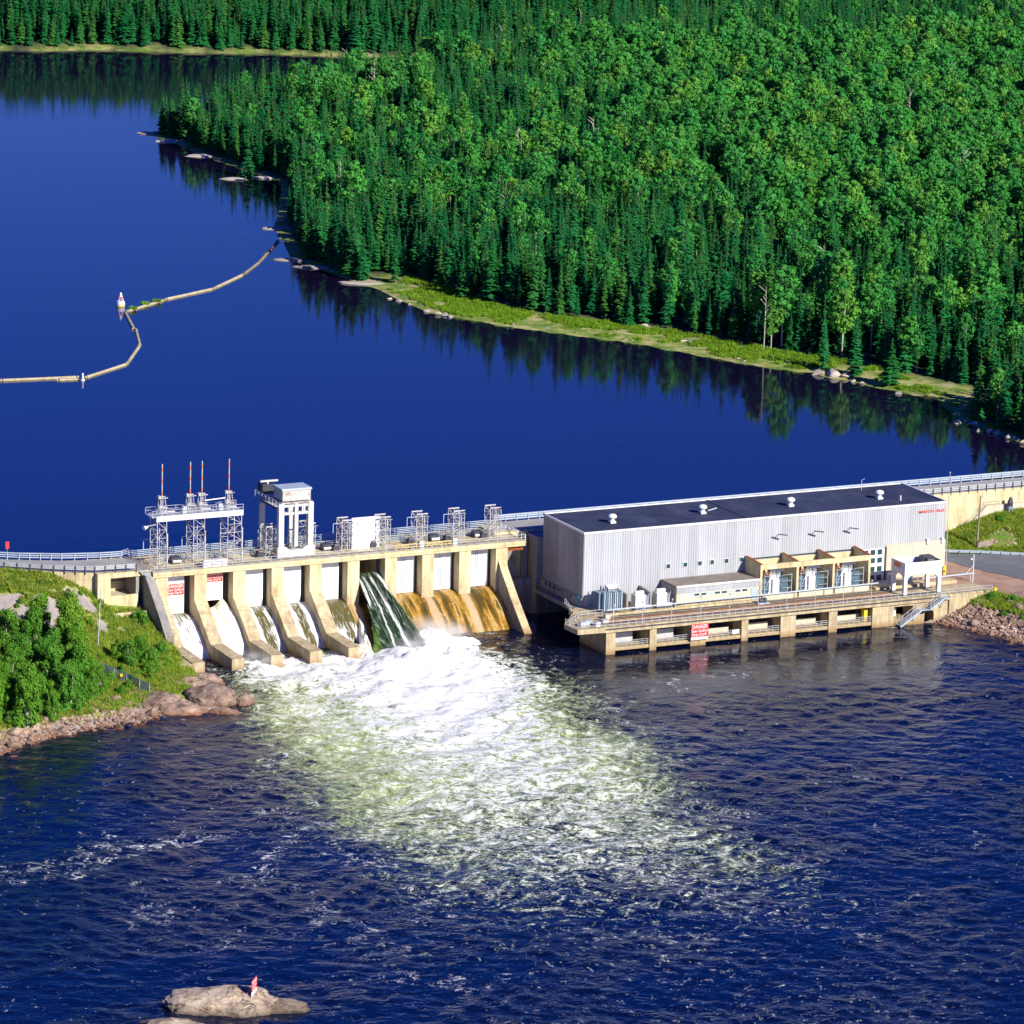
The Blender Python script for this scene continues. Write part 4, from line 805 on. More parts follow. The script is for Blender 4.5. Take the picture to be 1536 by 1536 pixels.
# ------------------------------------------------------------------ powerhouse
ph = thing('powerhouse', 'long silver clad powerhouse with a dark flat roof', 'powerhouse', (0, 0, 0)); H = 19.43; DP = 17.06
def ribbed(w, h, step=.5, d=.06):                            # a sheet with trapezoid ribs, in the local xz plane, facing -y
    n = max(2, round(w/step)); st = w/n; prof = []
    for i in range(n):
        x = i*st; prof += [(x, 0), (x+st*.22, 0), (x+st*.32, -d), (x+st*.68, -d), (x+st*.78, 0)]
    prof.append((w, 0)); P = [[(x, y, 0) for x, y in prof], [(x, y, h) for x, y in prof]]
    mb = MB(); mb.grid(np.array(P).transpose(1, 0, 2)); return mb
MB().box(.12, 77.88, .12, DP-.12, 4.0, H-.25).build('inner_wall', 'concrete_grey', ph)
fp = ribbed(1.985, H-.2-5.4).mesh('cladding_panel', 'clad'); fp2 = ribbed(1.985, H-.2-12.0).mesh('cladding_panel', 'clad')
for k in range(39):
    lo_ = k*2 >= 64.9
    inst(fp2 if lo_ else fp, 'cladding_panel', ph, (k*2+.0075, .1, 12.0 if lo_ else 5.4))
ep = ribbed(2.11, H-.2-7.0).mesh('cladding_panel', 'clad_end')
for k in range(8): inst(ep, 'cladding_panel', ph, (.1, DP-k*2.1325-.01, 7.0), -math.pi/2, label='end wall panel with shade put into its darker tone' if k == 0 else None)
rp_ = ribbed(4.25, H-.2-5.0).mesh('cladding_panel', 'clad')
for k in range(4): inst(rp_, 'cladding_panel', ph, (77.9, .03+k*4.26, 5.0), math.pi/2)
rs = MB().box(0, 5.96, .1, DP-.1, H-.24, H-.1).mesh('roof_sheet', 'roof')
for k in range(13): inst(rs, 'roof_sheet', ph, (.1+k*5.985, 0, 0))
MB().box(34.6, 35.1, .2, DP-.3, H-.098, H+.02).build('expansion_joint', 'steel_dark', ph)
mb = MB().box(-.08, 78.08, -.12, .16, H-.28, H+.12).box(-.08, 78.08, DP-.16, DP+.12, H-.28, H+.12)
mb.box(-.08, .16, .162, DP-.162, H-.28, H+.12).box(77.84, 78.08, .162, DP-.162, H-.28, H+.12).build('roof_flashing', 'flash', ph)
for x, y in ((8.9, 6.1), (28.7, 7.3), (47.6, 7.1), (67.0, 6.8)):
    v = MB().box(x-.55, x+.55, y-.55, y+.55, H-.09, H+.3).tube([(x, y, H+.3), (x, y, H+.8)], .42, 12).build('roof_vent', 'white', ph)
    MB().tube([(x, y, H+.8), (x, y, H+.95), (x, y, H+1.3), (x, y, H+1.55), (x, y, H+1.68)], [.55, .85, .85, .6, .1], 14).build('vent_cowl', 'flash', v, smooth=True)
MB().bar((30, 7.6, H+.3), (32.2, 8.2, H+.5), .12).build('roof_pipe', 'flash', ph)
MB().tube([(70.2, 4.2, H-.09), (70.2, 4.2, H+.9)], .14, 8).build('roof_pipe', 'flash', ph); MB().tube([(67.6, .9, H-.09), (67.6, .9, H+1.5)], .10, 8).build('roof_pipe', 'steel_dark', ph)
MB().bar((67.5, 14.5, H-.09), (67.5, 14.5, H+2.0), .08).bar((67.5, 14.5, H+1.9), (68.2, 14.5, H+2.2), .06).build('antenna', 'steel', ph)
# concrete wall under the cladding at the right-hand end
MB().box(64.95, 78.1, -.14, .1, 3.5, 11.98).build('concrete_wall', 'concrete_pale', ph)
MB().box(77.92, 78.1, .102, DP, 3.5, 6.98).build('concrete_wall', 'concrete_pale', ph)
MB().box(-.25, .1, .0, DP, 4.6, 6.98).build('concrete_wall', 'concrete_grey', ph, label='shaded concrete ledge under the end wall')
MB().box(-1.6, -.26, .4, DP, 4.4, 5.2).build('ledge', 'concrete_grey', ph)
MB().box(.0, 78.05, -.01, .1, 3.4, 5.38).build('plinth', 'concrete_pale', ph)
mb = MB()
for i in range(7): mb.box(-.3, -.252, 4+i*1.7, 4.9+i*1.7, 6.2, 6.8)
mb.build('slot_window', 'glass', ph)
MB().box(-.34, -.255, .9, 1.9, 5.25, 7.3).build('door', 'teal', ph, label='small teal door in the shaded end wall')
for x in (17.8, 21.4, 24.5, 27.1, 30.2, 33.4):
    w = MB().box(x-.48, x+.48, -.06, .06, 11.2, 12.16).build('window', 'flash', ph)
    MB().box(x-.40, x+.40, -.075, -.062, 11.28, 12.08).build('pane', 'glass', w)
pn = MB().box(59.6, 64.6, -.12, -.02, 4.6, 11.4).build('white_panel', 'white', ph)
for i in range(3):
    for j, z in enumerate((5.2, 6.9, 8.6, 10.2)):
        if i == 0 and j < 3: continue
        MB().box(59.9+i*1.55, 60.95+i*1.55, -.14, -.122, z, z+1.0).build('pane', 'glass', pn)
MB().box(64.62, 64.94, -.3, .05, 4.6, 11.5).build('downpipe', 'steel_dark', ph)
for x in (40.5, 48.4, 56.0):
    a = MB().bar((x, -.02, 15.4), (x-.15, -1.5, 16.3), .09).build('wall_lamp', 'steel_dark', ph)
    MB().bar((x-.25, -1.5, 16.35), (x+1.5, -2.0, 16.1), .30, .16).build('lamp_head', 'steel_dark', a)
for x in (74.0, 77.3): MB().box(x-.25, x+.25, -.45, -.142, 11.4, 12.5).build('junction_box', 'white', ph)
lt = inst(text_mesh('lettering', [('MANITOU  FALLS', .74, 0, 0)], 'red'), 'lettering', ph, (74.7, -.02, 17.55))
MB().box(78.12, 78.3, 4, 5, 11, 18).box(78.12, 78.3, .6, 1.1, 14, 17).build('louvre', 'steel_dark', ph)
MB().box(77.7, 78.3, -.5, -.145, 4.4, 6.8).build('corner_guard', 'yellow', ph)
# the intake block and the dam behind and beside it
ik = thing('intake_dam', 'concrete intake wall behind the powerhouse carrying the dam road', 'dam', (40, 22, 0)); L0 = ik.location
MB(L0).box(-7.83, 150, 22.0, 30, -4, 15.2).build('wall_panel', 'concrete', ik)
for x in (-5.4, -2.2): MB(L0).box(x, x+1.0, 20.9, 21.99, -3, 14.2).build('pilaster', 'concrete_grey', ik)
MB(L0).box(-7.8, -1, 19.4, 21.98, -3, 6.4).build('block', 'concrete_grey', ik)
MB(L0).box(-1.0, 78, 17.2, 21.99, -3, 14.9).build('deck_block', 'concrete_grey', ik)
MB(L0).box(-7.75, -4.3, 16.6, 17.4, 12.9, 13.84).build('support_beam', 'rust', ik, label='rusty orange beam under the end of the deck')
mb = MB(L0)
STEP = [(92.0, 22, 7.3), (95.6, 22, 7.7), (100.5, 22, 12.2), (112, 22, 12.4)]
for a, c in zip(STEP, STEP[1:]): mb.add([(a[0], 21.2, a[2]-3), (c[0], 21.2, c[2]-3), (c[0], 21.2, c[2]), (a[0], 21.2, a[2]), (a[0], 21.99, a[2]-3), (c[0], 21.99, c[2]-3), (c[0], 21.99, c[2]), (a[0], 21.99, a[2])], [(0, 1, 2, 3), (3, 2, 6, 7), (0, 3, 7, 4), (1, 5, 6, 2)])
mb.build('stepped_ledge', 'concrete_pale', ik)
MB().box(-4.1, 150, 22.4, 29.6, 15.204, 15.26).build('dam_road', 'roadtop', kind='structure')
railing('guard_rail', 'galvanised guard rail with dark posts on the dam wall right of the powerhouse', [(70, 22.2, 15.2), (150, 22.2, 15.2)], 1.25, (.95, .68, .4), 2.05, .1, 'steel', True, 'steel_dark', .16, plate=.2)
railing('guard_rail', 'pale guard rail on the reservoir side of the right dam road', [(-4.2, 29.6, 15.26), (150, 29.6, 15.26)], 1.3, (1, .72, .4), 2.4, .1, 'paleblue', True, 'steel', .12, plate=.28)
railing('handrail', 'short white handrail on the end of the spillway deck by the powerhouse', [(-4.2, 15.9, ZD), (-4.2, 28, ZD)], 1.15, (1, .55), 1.8, .09, 'white')

# switchgear annex
an = thing('annex', 'low flat roofed annex with a strip of small windows against the powerhouse wall', 'annex', (25, -6.2, 5.3)); L0 = an.location
MB(L0).box(16.45, 34.0, -6.15, -.15, 5.2, 9.0).build('wall', 'concrete_pale', an)
ap = ribbed(1.95, 1.45, .39, .06).mesh('cladding_panel', 'clad')
for k in range(9): inst(ap, 'cladding_panel', an, (16.45+k*1.955-L0.x, -6.18-L0.y, 7.85-L0.z))
ap2 = ribbed(1.98, 3.8, .4, .05).mesh('cladding_panel', 'clad_end')
for k in range(3): inst(ap2, 'cladding_panel', an, (16.42-L0.x, -.15-k*1.99-L0.y, 5.3-L0.z), -math.pi/2)
MB(L0).box(16.3, 34.05, -6.4, -.15, 9.0, 9.32).build('roof', 'tanroof', an); MB(L0).box(16.28, 34.05, -6.44, -6.402, 9.02, 9.42).build('fascia', 'flash', an)
mb = MB(L0).box(16.6, 32.0, -6.2, -6.152, 5.2, 6.2).build('base_band', 'yellow_stain' if 'yellow_stain' in MT else 'concrete', an)
for k in range(10):
    w = MB(L0).box(17.2+k*1.45, 18.45+k*1.45, -6.22, -6.152, 7.12, 7.72).build('window', 'flash', an)
    MB(L0).box(17.28+k*1.45, 18.37+k*1.45, -6.235, -6.222, 7.2, 7.64).build('pane', 'glass' if k in (2, 3, 5, 6, 8, 9) else 'paleblue', w)
MB(L0).box(32.3, 33.7, -6.24, -6.152, 5.3, 7.6).build('door', 'paleblue', an)
MB(L0).box(16.3, 16.36, -2.2, -1.2, 5.3, 7.5).build('door', 'teal', an)

# transformer enclosure and its three transformers
te = thing('transformer_enclosure', 'cream concrete enclosure of three open transformer bays', 'enclosure', (46, -3, 5.3)); L0 = te.location
TX = [34.12, 41.9, 49.7, 57.5]
for i, x in enumerate(TX):
    MB(L0).prism([(-.15, 5.2), (-6.2, 5.2), (-6.2, 11.95), (-.15, 12.25)], 'x', x, x+.45).build('side_wall', 'concrete', te)
    MB(L0).prism([(-.15, 12.252), (-6.25, 11.952), (-6.25, 12.05), (-.15, 12.36)], 'x', x-.04, x+.49).build('wall_cap', 'rust', te)
for i in range(3):
    MB(L0).box(TX[i]+.452, TX[i+1]-.002, -6.2, -5.75, 10.95, 11.9).build('front_beam', 'concrete', te)
    MB(L0).box(TX[i]+.452, TX[i+1]-.002, -.4, -.15, 5.2, 11.4).build('back_wall', 'concrete', te)
    MB(L0).box(TX[i]+.452, TX[i+1]-.002, -6.6, -6.1, 5.2, 6.1).build('curb', 'concrete_pale', te)
MB(L0).bar((34.2, -.3, 11.75), (57.6, -.3, 11.75), .14).build('pipe', 'steel_dark', te)
def transformer():
    t = thing('transformer', '', 'transformer', (0, 0, 5.3), 0, 'transformers in the enclosure bays'); P = []
    P.append(MB().box(-1.5, .6, -1.6, .9, .3, 4.1).build('tank', 'white', t))
    P.append(MB().box(-.9, .5, -2.1, -1.602, .2, 3.4).build('front_cabinet', 'white', t))
    mb = MB()
    for i in range(7): mb.box(.75+i*.25, .88+i*.25, -1.9, .8, .5, 3.4)
    mb.box(.62, 2.4, -1.7, .6, .5, .7).box(.62, 2.4, -1.7, .6, 3.1, 3.3); P.append(mb.build('radiator', 'bluegrey', t))
    mb = MB()
    for i in range(7): mb.box(-2.9+i*.2, -2.78+i*.2, -1.6, .8, .5, 3.4)
    P.append(mb.build('radiator', 'bluegrey', t))
    P.append(MB().tube([(-1.1, -.5, 4.95), (2.1, -.5, 4.95)], .52, 14).build('conservator', 'white', t, smooth=False))
    P.append(MB().bar((-.6, -.5, 4), (-.6, -.5, 4.6), .2).bar((1.4, -.5, 3.3), (1.4, -.5, 4.6), .2).build('bracket', 'paleblue', t))
    for x, y in ((-2.2, -.9), (-2.2, .3), (-1.3, -1.2)):
        P.append(MB().tube([(x, y, 3.6), (x, y, 4.4), (x, y, 4.5), (x, y, 5.3)], [.16, .16, .28, .12], 8).build('bushing', 'rust', t))
    for x in (-.2, .5):
        mb = MB()
        for i in range(6): mb.tube([(x, -1.3, 4.1+i*.14), (x, -1.3, 4.18+i*.14)], .17 if i % 2 else .10, 8)
        P.append(mb.build('bushing', 'paleblue', t))
    mb = MB()
    for z in (1.7, 3.0, 4.2):
        mb.bar((-2.9, -2.5, z), (-1.0, -2.5, z), .07); mb.bar((.9, -2.5, z), (2.9, -2.5, z), .07); mb.bar((2.9, -2.5, z), (2.9, 1, z), .07)
    for x in (-2.9, 2.9): mb.bar((x, -2.5, 0), (x, -2.5, 4.4), .1)
    mb.bar((-2.3, -2.0, 2), (-1.2, -2.0, 4.4), .12).bar((-1.6, -1.9, 1), (-1.6, -1.9, 4.2), .12).bar((.2, -1.9, 3.4), (.2, -1.9, 4.6), .12); P.append(mb.build('pipe_frame', 'paleblue', t))
    P.append(MB().box(-1.55, -1.35, -1.75, -1.62, 2.8, 3.9).build('valve_wheel', 'yellow', t))
    P.append(MB().box(-2.9, 2.9, -2.2, 1.2, 0, .2).build('plinth', 'concrete_pale', t))
    return t, [(p, []) for p in P]
tr, ttree = transformer()
for i, lb in enumerate(('pale blue and white transformer in the left bay of the concrete enclosure', 'pale blue and white transformer in the middle bay of the concrete enclosure', 'pale blue and white transformer in the right bay of the concrete enclosure')):
    x = (TX[i]+TX[i+1])/2+.2
    if i == 0: tr.location = (x, -3.3, 5.3); tr['label'] = lb
    else: copy_thing(tr, ttree, (x, -3.3, 5.3), 0, lb)
# the big finned transformer and two small ones by the left corner
bt = thing('station_transformer', 'large transformer with tall blue grey cooling fins near the left corner', 'transformer', (3.6, -3.6, 5.3))
MB().box(-1.7, 1.6, -1.0, 1.3, .2, 3.7).build('tank', 'paleblue', bt)
for i in range(9): MB().box(-1.9+i*.44, -1.68+i*.44, -1.95, -1.002, .35, 3.8 if i % 4 else 3.9).build('cooling_fin', 'bluegrey' if i % 3 == 1 else 'paleblue', bt)
for i in range(5): MB().box(-2.5, -1.702, -.9+i*.46, -.68+i*.46, .35, 3.7).build('cooling_fin', 'bluegrey', bt)
MB().tube([(-.6, .2, 4.35), (1.6, .2, 4.35)], .5, 12).build('conservator', 'white', bt)
mb = MB()
for x, y in ((-1.4, -.4), (-1.4, .6), (-.6, -.6)): mb.tube([(x, y, 3.7), (x, y, 4.3), (x, y, 4.7)], [.14, .14, .05], 8)
mb.bar((-.2, .2, 3.7), (-.2, .2, 4.1), .2).bar((1.3, .2, 3.7), (1.3, .2, 4.1), .2); mb.build('bushing', 'steel_dark', bt)
def small_tr():
    t = thing('tank_transformer', '', 'transformer', (0, 0, 5.3), 0, 'small white tank transformers'); P = []
    P.append(MB().box(-1.15, .9, -.9, .9, .2, 2.7).build('tank', 'white', t)); P.append(MB().tube([(-.9, 0, 3.0), (.9, 0, 3.0)], .36, 12).build('conservator', 'white', t))
    mb = MB()
    for i in range(4): mb.box(.95+i*.2, 1.05+i*.2, -.7, .7, .4, 2.4)
    mb.bar((.9, -.8, .3), (1.7, -.8, 2.9), .1); P.append(mb.build('radiator', 'paleblue', t))
    P.append(MB().box(-1.4, 1.8, -1.5, -.95, 0, .8).build('base_box', 'white', t)); return t, [(p, []) for p in P]
s1, st1 = small_tr(); s1.location = (9.6, -4.2, 5.3); s1['label'] = 'small white tank transformer between the finned transformer and the second fire wall'
copy_thing(s1, st1, (14.2, -4.0, 5.3), 0, 'small white tank transformer just left of the low annex')
for x, lb in ((7.0, 'grey fire wall between the finned transformer and the first small tank'), (11.9, 'grey fire wall between the two small white tank transformers')):
    fw = thing('fire_wall', lb, 'wall', (x, -2.5, 5.3), 0, 'fire walls between the transformers')
    MB(fw.location).prism([(-.05, 5.2), (-4.6, 5.2), (-4.6, 8.2), (-.05, 8.5)], 'x', x-.2, x+.2).build('wall_panel', 'concrete_grey', fw)  # the grey takes the shade of the left faces into the colour

# ------------------------------------------------------------------ tailrace deck in front of the powerhouse
td = thing('tailrace_deck', 'long concrete deck on piers above the tailrace, in front of the powerhouse', 'deck', (30, -14, 5.2)); L0 = td.location; DZ = 5.2
MB(L0).box(-2.8, 70.4, -15.0, -.02, 4.2, DZ).build('deck_slab', 'concrete', td)
MB(L0).prism([(-2.8, -15.0), (-2.8, -2.0), (-8.6, -9.8), (-8.3, -14.6)], 'z', 4.3, DZ-.004).build('deck_slab', 'concrete', td)
MB(L0).box(-2.8, 70.4, -15.06, -15.003, 4.75, 5.0).build('edge_strip', 'steel_dark', td)
for x0, x1 in ((-2.4, -.5), (6.6, 8.0), (15.1, 18.3), (25.8, 27.2), (34.1, 37.3), (44.4, 46.2), (53.8, 57.0)):
    MB(L0).box(x0, x1, -14.6, -4, -3, 4.198).build('pier', 'concrete', td)
bays = [(-.5, 6.6), (8, 15.1), (18.3, 25.8), (27.2, 34.1), (37.3, 44.4), (46.2, 53.8)]
for i, (x0, x1) in enumerate(bays):
    MB(L0).box(x0+.003, x1-.003, -14.4, -11, .55, 1.15).build('sill_beam', 'concrete', td)
    MB(L0).box(x0+.003, x1-.003, -8, -7.5, 1.2, 4.19).build('back_wall', 'concrete_grey', td)
    MB(L0).box(x0+.5, x1-(1.9 if i < 2 else .9), -11.4, -11.1, 1.2, (3.0, 2.9, 2.2, 2.4, 2.3, 2.2)[i]).build('stop_log', 'steel' if i < 2 else 'concrete_pale', td)
    mb = MB(L0)
    for z in (.4, .75, 1.1): mb.bar((x0, -14.2, 1.15+z), (x1, -14.2, 1.15+z), .07)
    for p in walk([(x0+.2, -14.2, 1.15), (x1-.2, -14.2, 1.15)], 1.2): mb.bar(p, p+Vector((0, 0, 1.1)), .07)
    mb.build('bay_railing', 'steel', td)
MB(L0).box(24.0, 25.4, -14.33, -14.25, 1.5, 2.3).build('notice', 'white', td); MB(L0).box(52.7, 53.6, -13.4, -12.4, 1.2, 3.5).build('crate_post', 'yellow', td)
# end wall with an opening, an arch and a sloping right-hand wing
wx = -14.55
for a in ((57.003, 58.5, -3, 4.19), (62.6, 65.2, -3, 4.19), (67.3, 70.4, -3, 4.19)): MB(L0).box(a[0], a[1], wx, -11, a[2], a[3]).build('end_wall', 'concrete', td)
MB(L0).box(58.502, 62.598, wx, -11, -3, 1.3).build('end_wall', 'concrete', td); MB(L0).box(58.502, 62.598, wx, -11, 3.7, 4.19).build('end_wall', 'concrete', td)
arc = [(65.202, 4.19), (65.202, 1.6)]+[(66.25-1.045*math.cos(i*math.pi/10), 1.6+1.05*math.sin(i*math.pi/10)) for i in range(11)]+[(67.298, 1.6), (67.298, 4.19)]
MB(L0).prism(arc, 'y', wx, -11).build('arch', 'concrete', td)
MB(L0).box(65.3, 67.2, -11.5, -11, -3, 3.9).build('back_wall', 'steel_dark', td)
MB(L0).prism([(70.402, -3), (80.4, 3.2), (80.4, 4.7), (70.402, 5.19)], 'y', -14.9, -14.3).build('wing_wall', 'concrete', td)
MB(L0).prism([(70.402, -14.298), (80.6, -14.298), (79.6, -8.4), (70.402, -7.6)], 'z', 4.0, DZ-.1).build('deck_slab', 'concrete', td)
MB().prism([(70.402, -7.58), (79.6, -8.38), (81.5, -4), (81.0, -.3), (70.402, -.3)], 'z', 3.5, DZ-.12).build('gravel_apron', 'yard', kind='structure')
MB(L0).box(59.2, 60.2, -12.4, -11.2, 1.31, 2.9).build('white_tank', 'white', td)
for y in (-12.7, -9.2): MB(L0).box(-2, 70, y-.07, y+.07, DZ+.002, DZ+.16).build('crane_rail', 'steel_dark', td)
for y in (-12.0, -9.9): MB(L0).box(-2, 60, y-.25, y+.25, DZ+.002, DZ+.06).build('rail_bed', 'rust', td)
MB(L0).box(3.5, 62, -8.2, -7.5, DZ+.002, DZ+.05).build('drain_channel', 'steel_dark', td)
MB(L0).box(2, 33.6, -7.2, -6.5, DZ+.002, DZ+.35).build('kerb', 'concrete', td)
MB(L0).box(58.6, 76.5, -7.4, -5.8, DZ-.098, DZ+.55).build('kerb', 'concrete', td)
danger_sign('large red and white danger sign on the powerhouse tailrace deck, over the river', 14.9, 18.5, -15.12, 1.3, 4.3, white=.55)
railing('handrail', 'low grey handrail along the river edge of the tailrace deck', [(-8.4, -9.8, DZ), (-8.2, -14.4, DZ), (-2.8, -14.85, DZ), (80, -14.6, DZ-.1)], 1.05, (1, .5), 1.6, .07)
railing('handrail', 'grey handrail round the left end platform of the tailrace deck', [(-7.9, -10.6, DZ), (-3.4, -6.2, DZ), (1.0, -6.2, DZ)], 1.05, (1, .5), 1.5, .08)
railing('handrail', 'grey stair rail going up beside the powerhouse left end wall', [(-3.4, -2.2, DZ), (-1.6, 4, DZ)], 1.05, (1, .5), 1.5, .08)
pr = thing('pipe_rail', 'long pale pipe in front of the transformer bays, running to the right-hand post', 'pipe', (40, -7, 5.2)); L0 = pr.location
MB(L0).tube([(1.5, -6.95, 6.25), (34, -6.95, 6.35), (80.6, -6.95, 6.65)], .15, 8).build('pipe', 'paleblue', pr)
for x in [3+6.4*i for i in range(13)]: MB(L0).bar((x, -6.95, DZ-.1), (x, -6.95, 6.3), .12).build('support', 'steel', pr)
mp = thing('lamp_mast', 'thin white mast with a small lamp at the right end of the pale pipe', 'mast', (80.4, -6.9, 4.6))
MB(mp.location).bar((80.4, -6.9, 4.4), (80.4, -6.9, 10.4), .12).build('mast', 'white', mp); MB(mp.location).bar((80.4, -6.9, 8.2), (78.8, -6.9, 6.7), .07).build('brace', 'white', mp); MB(mp.location).dome((79.9, -6.9, 9.4), .25, .3, 8).build('lamp', 'white', mp)
POLE_L = ['thin lamp pole on the deck edge at the left end platform', 'thin lamp pole on the deck edge in front of the first small tank', 'thin lamp pole on the deck edge in front of the second small tank', 'thin lamp pole above the red and white danger sign', 'thin lamp pole in front of the annex windows', 'thin lamp pole in front of the annex door',
          'thin lamp pole in front of the left transformer bay', 'thin lamp pole in front of the middle transformer bay', 'thin lamp pole in front of the right transformer bay', 'thin lamp pole left of the white canopy frame']
pm, lm = MB().bar((0, 0, 0), (0, 0, 4.2), .09).mesh('pole', 'steel'), MB().box(-.12, .12, -.25, .1, 4.05, 4.3).mesh('lamp_head', 'steel')
for i, lb in enumerate(POLE_L):
    t = thing('lamp_pole', lb, 'lamp pole', (-1.2+6.05*i, -14.75, DZ), 0, 'thin lamp poles along the tailrace deck'); inst(pm, 'pole', t); inst(lm, 'lamp_head', t)
# clutter on the left end platform
for i, (x, y, w, h, m_) in enumerate([(-6.4, -12.6, 1.0, .9, 'steel'), (-4.6, -11.4, 1.4, .7, 'paleblue'), (-3.6, -13.2, .8, .8, 'white'), (-1.2, -11.5, 1.2, .6, 'steel'), (.4, -9.2, 1.0, .9, 'concrete_pale')]):
    t = thing('equipment_box', ['grey steel box at the outer corner of the left end platform', 'pale blue box in the middle of the left end platform', 'small white box by the railing of the left end platform', 'flat grey box behind the first lamp pole', 'pale box below the large finned transformer'][i], 'box', (x, y, DZ))
    MB(t.location).box(x-w/2, x+w/2, y-.5, y+.5, DZ+.003, DZ+h).build('box_body', m_, t); MB(t.location).box(x-w/2-.05, x+w/2+.05, y-.55, y+.55, DZ+h+.002, DZ+h+.08).build('lid', 'steel', t)
t = thing('winch', 'dark winch on pale blue skids at the foot of the annex door', 'winch', (33.2, -8.9, DZ))
MB(t.location).box(32.2, 34.4, -9.6, -8.4, DZ+.002, DZ+.3).build('skid', 'paleblue', t); MB(t.location).tube([(32.5, -9, DZ+.7), (34.0, -9, DZ+.7)], .42, 10).build('drum', 'steel_dark', t)

# white travelling frame over the deck near the right end
cf = thing('canopy_frame', 'white four legged gantry frame with a boxed top at the right end of the deck', 'gantry', (65.6, -10.4, DZ)); L0 = cf.location
X0, X1, Y0, Y1 = 61.3, 69.4, -13.2, -8.3
for x in (X0, X1-.7):
    for y in (Y0, Y1-.7): MB(L0).box(x, x+.7, y, y+.7, DZ+.17, 9.4).build('leg', 'white', cf)
for y in (Y0, Y1-.7):
    ar = [(X0+.702, 9.9), (X0+.702, 7.9)]+[(X0+.7+1.5-1.5*math.cos(i*math.pi/12), 7.9+1.3*math.sin(i*math.pi/12)) for i in range(1, 7)]+[(X1-.7-1.5+1.5*math.sin(i*math.pi/12), 7.9+1.3*math.cos(i*math.pi/12)) for i in range(0, 6)]+[(X1-.702, 7.9), (X1-.702, 9.9)]
    MB(L0).prism(ar, 'y', y+.05, y+.65).build('arch_beam', 'white', cf)
for x in (X0, X1-.7):
    ar = [(Y0+.702, 9.9), (Y0+.702, 8.2)]+[(Y0+.7+1.1-1.1*math.cos(i*math.pi/12), 8.2+1.0*math.sin(i*math.pi/12)) for i in range(1, 7)]+[(Y1-.7-1.1+1.1*math.sin(i*math.pi/12), 8.2+1.0*math.cos(i*math.pi/12)) for i in range(0, 6)]+[(Y1-.702, 8.2), (Y1-.702, 9.9)]
    MB(L0).prism(ar, 'x', x+.05, x+.65).build('arch_beam', 'white', cf)
for k in range(5): MB(L0).box(X0+k*1.62, X0+k*1.62+1.6, Y0-.06, Y0+.1, 9.402, 11.6).build('side_panel', 'white', cf)
for k in range(3): MB(L0).box(X0-.06, X0+.1, Y0+.12+k*1.6, Y0+1.7+k*1.6, 9.402, 11.6).build('side_panel', 'white', cf)
MB(L0).box(X0, X1, Y1-.1, Y1+.06, 9.402, 11.6).build('side_panel', 'white', cf); MB(L0).box(X1-.1, X1+.06, Y0+.12, Y1-.12, 9.402, 11.6).build('side_panel', 'white', cf)
MB(L0).box(X0+.1, X1-.1, Y0+.1, Y1-.1, 10.2, 10.5).build('top_floor', 'steel_worn', cf)
MB(L0).box(X0-.12, X0-.062, Y0+1.6, Y0+3.8, 10.4, 11.3).build('plate', 'orange', cf, label='orange plate on the left side panel')
MB(L0).box(66.6, 68.8, -11.4, -9.4, 10.5, 12.0).tube([(66.9, -11.7, 11.4), (68.4, -11.7, 11.4)], .5, 10).build('hoist_unit', 'steel_dark', cf)
MB(L0).box(X0-.1, X1+.1, Y0-.1, Y0+.8, DZ+.002, DZ+.168).build('wheel_beam', 'steel_dark', cf); MB(L0).box(X0-.1, X1+.1, Y1-.8, Y1+.1, DZ+.002, DZ+.168).build('wheel_beam', 'steel_dark', cf)
for i, (x, lb) in enumerate(((63.2, 'pale blue cylinder tank under the left half of the white gantry frame'), (67.2, 'pale blue cylinder tank under the right half of the white gantry frame'))):
    t = thing('oil_tank', lb, 'tank', (x, -5.0, DZ), 0, 'cylinder tanks under the gantry frame')
    MB(t.location).tube([(x, -5, DZ-.1), (x, -5, DZ+2.2)], .6, 12).build('tank_shell', 'paleblue', t); MB(t.location).dome((x, -5, DZ+2.2), .6, .35).build('tank_cap', 'white', t)
    MB(t.location).bar((x+.7, -5.2, DZ-.1), (x+.7, -5.2, DZ+2.6), .1).bar((x, -5, DZ+2.5), (x+.7, -5.2, DZ+2.6), .1).build('pipe', 'steel', t)
# stairs down to the water
sx = thing('access_stairs', 'pale steel stairs with a landing going down the end wall to the water', 'stairs', (64, -15.4, 0)); L0 = sx.location
def flight(a, c, n):
    for y in (-16.4, -15.2): MB(L0).bar((a[0], y, a[1]), (c[0], y, c[1]), .12, .35).build('stringer', 'paleblue', sx)
    for i in range(n):
        x, z = a[0]+(c[0]-a[0])*(i+.5)/n, a[1]+(c[1]-a[1])*(i+.5)/n; MB(L0).box(x-.16, x+.16, -16.3, -15.3, z+.1, z+.15).build('tread', 'steel', sx)
    mb = MB(L0)
    for y in (-16.4, -15.2):
        mb.bar((a[0], y, a[1]+1.1), (c[0], y, c[1]+1.1), .08); mb.bar((a[0], y, a[1]+.6), (c[0], y, c[1]+.6), .06)
        for i in range(5): x, z = a[0]+(c[0]-a[0])*i/4, a[1]+(c[1]-a[1])*i/4; mb.bar((x, y, z), (x, y, z+1.1), .07)
    mb.build('stair_rail', 'steel', sx)
flight((68.4, 4.9), (65.4, 3.0), 9); flight((63.4, 3.0), (59.0, .2), 13)
MB(L0).box(63.4, 65.4, -16.4, -15.2, 2.92, 3.04).build('landing', 'paleblue', sx); MB(L0).box(68.4, 69.9, -16.4, -15.062, 4.85, 4.98).build('landing', 'paleblue', sx)
